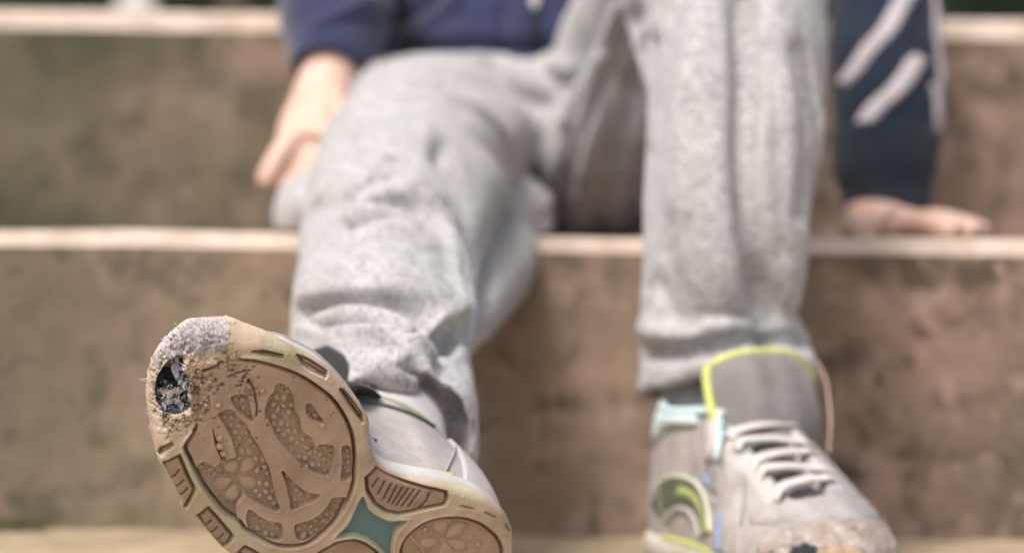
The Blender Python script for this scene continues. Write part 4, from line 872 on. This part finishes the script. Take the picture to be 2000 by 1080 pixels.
strokes = [
 ([(668, 428), (735, 403), (802, 403), (851, 440)], 12, .010), ([(640, 418), (704, 362), (766, 338)], 12, .005), ([(723, 226), (790, 208), (851, 226)], 12, .003),
 ([(690, 300), (640, 360), (600, 430)], 16, .003), ([(860, 300), (905, 367), (925, 440), (937, 538), (943, 611), (930, 700)], 13, .007),
 ([(990, 420), (960, 470), (945, 520)], 12, .004), ([(600, 613), (672, 600), (769, 600), (836, 637), (889, 660)], 13, .012),
 ([(575, 660), (640, 640), (720, 645)], 9, .003), ([(596, 684), (673, 661), (750, 672), (807, 718), (836, 752), (850, 800)], 10, .007),
 ([(700, 525), (800, 510), (880, 540)], 18, .002), ([(700, 480), (780, 500)], 16, -.002), ([(780, 690), (850, 640), (900, 600)], 12, -.004), ([(860, 700), (880, 760), (885, 820)], 12, .005),
 ([(704, 168), (778, 147), (888, 147), (980, 171), (1059, 202)], 14, .009), ([(880, 240), (960, 290), (1010, 350)], 16, .004), ([(700, 260), (760, 270), (830, 262)], 16, -.003),
 # left leg
 ([(1452, -20), (1456, 150), (1452, 300), (1466, 450), (1492, 600), (1512, 655)], 15, .0085), ([(1500, 100), (1520, 300), (1530, 500)], 14, .002), ([(1380, 0), (1340, 200), (1330, 400)], 18, -.002),
 ([(1290, 560), (1310, 610), (1350, 640)], 14, .004), ([(1255, 690), (1330, 688), (1400, 672), (1500, 655), (1570, 668)], 11, .006), ([(1250, 640), (1300, 650), (1420, 640)], 12, -.003),
 ([(1560, 100), (1590, 250), (1570, 420)], 14, .003),
 # lap and seat
 ([(1235, 30), (1190, 130), (1130, 250), (1085, 420)], 14, .006), ([(1262, 90), (1215, 250), (1165, 450)], 15, .006), ([(1180, 120), (1110, 260), (1075, 400)], 10, -.004),
 ([(1210, 20), (1160, 140), (1105, 240)], 8, -.004), ([(1255, 300), (1235, 420)], 10, .005), ([(900, 130), (1000, 128), (1120, 135)], 10, -.003)]
fold = folds(strokes)
def trouser_post(co, no):
    big = fbm(co * 26, 5, 3) * .0028 + fbm(co * np.array([60, 60, 22]), 15, 3) * .0014
    co = fold(co, no) + no * big[:, None]
    sit = (co[:, 1] > D1 + .004); co[:, 2] = np.where(sit & (co[:, 2] < Z1 + .002), Z1 + .002, co[:, 2])
    return co
bv0 = raw_bvh(tubes)
for pts_, r_ in [
 ([(580, 650), (650, 625), (740, 628), (805, 664), (860, 712)], .0120), ([(600, 705), (680, 690), (745, 705), (800, 748), (838, 800), (850, 850)], .010),
 ([(572, 588), (650, 556), (750, 556), (840, 586), (905, 620)], .020), ([(665, 384), (740, 358), (812, 362), (868, 400)], .015), ([(795, 690), (845, 640), (905, 590)], .006), ([(640, 450), (700, 437), (780, 442), (855, 480)], .014), ([(605, 405), (690, 345), (775, 310)], .011), ([(700, 395), (770, 372), (850, 395)], .008),
 ([(690, 205), (790, 182), (880, 190), (960, 235), (1010, 310)], .010), ([(860, 420), (890, 500), (905, 600), (900, 700)], .010), ([(580, 560), (680, 540), (780, 548)], .006),
 ([(1510, -20), (1515, 200), (1520, 430), (1540, 600)], .024), ([(1385, -20), (1385, 250), (1395, 450), (1420, 610)], .026), ([(1250, 722), (1330, 718), (1420, 702), (1520, 692), (1590, 718)], .008),
 ([(1250, 655), (1330, 660), (1430, 645), (1540, 640)], .007), ([(1555, 0), (1590, 200), (1575, 380), (1550, 520)], .009),
 ([(1205, 90), (1160, 220), (1120, 360)], .012),
 ([(700, 120), (860, 112), (1000, 118), (1150, 122)], .007)]:
    t_ = roll(bv0, pts_, r_)
    if t_ is not None: tubes.append(t_)
tr, tr_bv = sdfmesh('trousers', tubes, .0026, M['trousers'], person, 5, trouser_post)
tr['label'] = 'pale grey marl jogging trousers'

# top
nk = at(1040, -700, 1.74)
shL, shR = at(1420, -560, 1.73), at(690, -560, 1.73)
elL, elR = at(1690, -180, 1.66), at(600, -180, 1.66)
wrL, wrR = at(1733, 415, 1.555), at(648, 118, 1.545)
tubes = [limb([at(1040, 200, 1.645), at(1040, 60, 1.65), at(1040, -150, 1.68), at(1040, -400, 1.72), at(1040, -600, 1.74), nk], [(.098, .075), (.105, .082), (.100, .075), (.105, .070), (.085, .055), .036], n=36),
         limb([shL, (shL + elL) / 2 + Vector((.01, .01, 0)), elL, at(1722, -40, 1.62), at(1728, 120, 1.585), at(1730, 230, 1.57), at(1728, 320, 1.56), wrL], [.045, .042, .038, .036, .0365, .036, .030, .0245]),
         limb([shR, (shR + elR) / 2, elR, at(655, -60, 1.60), at(652, 50, 1.565), wrR], [.045, .042, .040, .040, .036, .0225]),
         limb([shR, nk, shL], [.042, .045, .042])]
strokes2 = [([(640, 100), (700, 60), (760, 40)], 10, .006), ([(720, 90), (800, 40), (850, 0)], 12, .006), ([(610, 60), (680, 20), (720, 0)], 10, -.004), ([(770, 70), (860, 20), (900, -10)], 10, -.005),
            ([(760, 105), (900, 92), (1100, 100)], 8, .006), ([(980, 30), (985, 100)], 10, .004), ([(1690, 270), (1760, 262), (1830, 272)], 10, .003), ([(1640, 300), (1680, 380)], 9, .003)]
fold2 = folds(strokes2)
def top_post(co, no): return fold2(co, no) + no * (fbm(co * 30, 9, 3) * .003)[:, None]
tp, tp_bv = sdfmesh('sweatshirt', tubes, .0032, M['navy'], person, 6, top_post)
tp['label'] = 'navy zipped sweatshirt'
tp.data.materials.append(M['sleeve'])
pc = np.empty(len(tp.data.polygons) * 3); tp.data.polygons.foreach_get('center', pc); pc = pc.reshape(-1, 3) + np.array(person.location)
tp.data.polygons.foreach_set('material_index', ((pc[:, 0] > .165)).astype(np.int32))  # left sleeve faces take the shade-darkened copy of the navy
def toloc(V): return np.asarray(V, float) - np.array(person.location)
# ribbed cuff sleeves, zip, stripes wrapped round the sleeve
def cuff(name, pts, rads, mat):
    V, F = limb_hem(pts, rads, .003, .015, n=96); ang_ = np.tile(np.arange(96), len(V) // 96 + 1)[:len(V)]; cen = np.repeat(V.reshape(-1, 96, 3).mean(1), 96, 0); V = cen + (V - cen) * (1 + .022 * np.where(ang_ % 3 == 0, -1, .5))[:, None]; mesh(name, toloc(V), F, mat, tp, fix=True)
cuff('cuff', [at(1728, 268, 1.565), at(1728, 330, 1.56), at(1731, 380, 1.557), at(1733, 442, 1.552)], [.0365, .0335, .029, .0262], M['navy_dark'])  # left cuff darkened like its sleeve, the shade put into the colour
cuff('cuff', [at(652, 60, 1.565), at(646, 100, 1.548), at(640, 138, 1.538)], [.034, .027, .0235], M['navy'])
ax = spline([tuple(p) for p in (elL, at(1722, -40, 1.62), at(1728, 120, 1.585), at(1730, 230, 1.57), at(1728, 320, 1.56))], False, 20)
def on_sleeve(f, ang, off):
    x = f * (len(ax) - 1); i = min(int(x), len(ax) - 2); c = ax[i] * (1 - x + i) + ax[i + 1] * (x - i)
    d = Vector((math.sin(ang), -math.cos(ang), 0)); h = tp_bv.ray_cast(Vector(c) + d * .12, -d)
    return np.array(h[0] + h[1] * off) if h[0] else c + np.array(d) * .037
def stripe(path, wid):
    P = spline(path, False, 10); V = []
    for i, (f, a) in enumerate(P):
        t = P[min(i + 1, len(P) - 1)] - P[max(i - 1, 0)]; t = t * np.array([.30, .037]); t /= np.linalg.norm(t); nf = np.array([-t[1] / .30, t[0] / .037])
        for k in range(7):
            g = -1 + k / 3; q = np.array([f, a]) + nf * g * wid; V.append(on_sleeve(q[0], q[1], .0022 if 0 < k < 6 else -.001))
    mesh('stripe', toloc(V), gridfaces(len(P), 7), M['stripe'], tp, fix=True)
stripe([(.60, -1.0), (.55, -.72), (.485, -.45), (.42, -.12), (.34, .15), (.28, .40), (.25, .58)], .0062)
stripe([(.815, -.60), (.77, -.48), (.71, -.28), (.65, -.02), (.585, .20), (.53, .36), (.505, .48)], .0078)
stripe([(.22, .78), (.30, .95), (.40, 1.0), (.48, 1.15), (.60, 1.18)], .0062)
stripe([(.60, .85), (.68, 1.0), (.73, 1.02), (.79, 1.12), (.83, 1.12)], .0066)
zp = [at(1046, y, 1.56) for y in range(108, -160, -12)]; V = []
for p in zp:
    h = tp_bv.ray_cast(Vector((p.x, 1.3, p.z)), Vector((0, 1, 0)))
    c = h[0] if h[0] else p
    for dx in (-.0045, -.003, -.001, .001, .003, .0045): V.append((c.x + dx, c.y - (.0018 if abs(dx) < .004 else -.001), c.z))
zo = mesh('zip', toloc(V), gridfaces(len(zp), 6), M['navy_dark'], tp, fix=True)
h = tp_bv.ray_cast(Vector((at(1045, 0, 1.56).x, 1.3, at(1045, -6, 1.56).z)), Vector((0, 1, 0)))[0]
V, F = blob((h.x, h.y - .004, h.z), (.0035, .002, .008), 10, 8); mesh('zip_pull', toloc(V), F, M['metal'], tp)

# body: one continuous figure under the clothes, bare at the hands
def finger(pts, r): return limb(pts, [r, r * .98, r * .92, r * .86, r * .6][:len(pts)] if len(pts) <= 5 else [r] * len(pts), 12, 5)
hR = [limb([at(652, 50, 1.565), wrR, at(632, 180, 1.53), at(610, 245, 1.515), at(596, 285, 1.505)], [.019, .0185, (.020, .016), (.024, .014), (.020, .011)]),
      finger([at(600, 240, 1.515), at(568, 275, 1.50), at(543, 310, 1.492), at(524, 345, 1.487), at(514, 366, 1.485)], .0080),
      finger([at(606, 262, 1.51), at(585, 310, 1.50), at(572, 350, 1.495), at(560, 385, 1.485)], .0074),
      finger([at(622, 272, 1.508), at(606, 325, 1.498), at(596, 370, 1.492), at(592, 400, 1.49)], .0074),
      finger([at(640, 268, 1.508), at(632, 325, 1.50), at(626, 370, 1.497)], .0082),
      finger([at(650, 190, 1.515), at(668, 235, 1.497), at(676, 285, 1.49)], .0090)]
zt = Z1
def tz(px_, d, up): p = at(px_ - 18, 450, d); return Vector((p.x, d, zt + up * .60))
hL = [limb([at(1728, 320, 1.56), wrL, tz(1732, 1.545, .022), tz(1760, 1.52, .017), tz(1795, 1.50, .0145)], [.019, .0185, (.0225, .0155), (.026, .0145), (.025, .012)]),
      finger([tz(1700, 1.535, .015), tz(1682, 1.50, .012), tz(1690, 1.465, .009), tz(1712, 1.44, .008)], .0092),
      finger([tz(1780, 1.488, .014), tz(1820, 1.462, .0185), tz(1862, 1.445, .0125), tz(1890, 1.438, .0078)], .0085),
      finger([tz(1800, 1.497, .015), tz(1848, 1.476, .020), tz(1895, 1.462, .014), tz(1928, 1.455, .0078)], .0086),
      finger([tz(1806, 1.507, .015), tz(1858, 1.492, .0195), tz(1908, 1.481, .014), tz(1944, 1.475, .0078)], .0084),
      finger([tz(1804, 1.518, .014), tz(1850, 1.510, .017), tz(1895, 1.503, .012), tz(1925, 1.50, .0072)], .0078)]
head_c = nk + Vector((0, .005, .115))
bod = hR + hL + [limb([at(1040, 260, 1.655), at(1040, -150, 1.68), at(1040, -450, 1.73), at(1040, -620, 1.745)], [(.07, .055), (.065, .05), (.075, .05), .04]),
     limb([shR, nk, shL], [.03, .032, .03]), limb([shR, (shR + elR) / 2, elR, at(655, -60, 1.60), at(652, 50, 1.565), wrR], [.028, .027, .025, .022, .020, .0175]), limb([shL, (shL + elL) / 2 + Vector((.01, .01, 0)), elL, at(1722, -40, 1.62), at(1728, 120, 1.585), at(1730, 230, 1.57), at(1728, 320, 1.56), wrL], [.028, .027, .025, .024, .022, .021, .019, .018]),
     limb([at(1040, -600, 1.74), nk, nk + Vector((0, 0, .07))], [.036, .032, .032]),
     blob(head_c, (.068, .082, .098), 28, 20), blob(head_c + Vector((0, -.030, -.055)), (.046, .044, .045)), blob(head_c + Vector((0, -.083, -.020)), (.010, .013, .014)),
     blob(head_c + Vector((.069, .008, -.012)), (.008, .016, .024)), blob(head_c + Vector((-.069, .008, -.012)), (.008, .016, .024)),
     blob(head_c + Vector((0, -.074, -.053)), (.017, .006, .005)),
     limb([hipR, at(825, 318, 1.415), at(800, 365, 1.35), at(752, 570, 1.21), ankR, at(768, 915, 1.03)], [.034, .034, .030, .022, .015, .015]),
     limb([hipL, at(1345, -60, 1.445), at(1405, -170, 1.36), at(1430, 40, 1.30), at(1425, 240, 1.28), at(1405, 560, 1.25), ankL, Vector((ankL.x, ankL.y - .004, .045))], [.034, .032, .030, .028, .024, .021, .016, .016]),
     limb([hipR, hipL], [.04, .04])]
sdfmesh('body', bod, .0019, M['skin'], person, 3)
for s_ in (-1, 1):
    V, F = blob(head_c + Vector((s_ * .026, -.072, .004)), (.010, .006, .006), 14, 10); mesh('eye', toloc(V), F, M['eye'], person)
V, F = blob(head_c + Vector((0, .014, .020)), (.076, .086, .092), 30, 20); V += (fbm(V * 45, 3, 3) * .006)[:, None]
V = V[:]; mesh('hair', toloc(V), F, M['hair'], person)
def sock(pts, rads): 
    V, F = limb(pts, rads, 30, 8); V = V + (np.sin(V[:, 2:3] * 2600) * .0002); mesh('sock', toloc(V), F, M['sock'], person)
sock([at(748, 790, 1.095), at(754, 820, 1.075), at(762, 870, 1.05), at(770, 925, 1.025)], [.024, .026, .025, .023])
sock([at(1408, 680, 1.255), at(1402, 770, 1.25), Vector((ankL.x, ankL.y, .062)), Vector((ankL.x + .003, ankL.y - .01, .035))], [.029, .030, .030, .026])
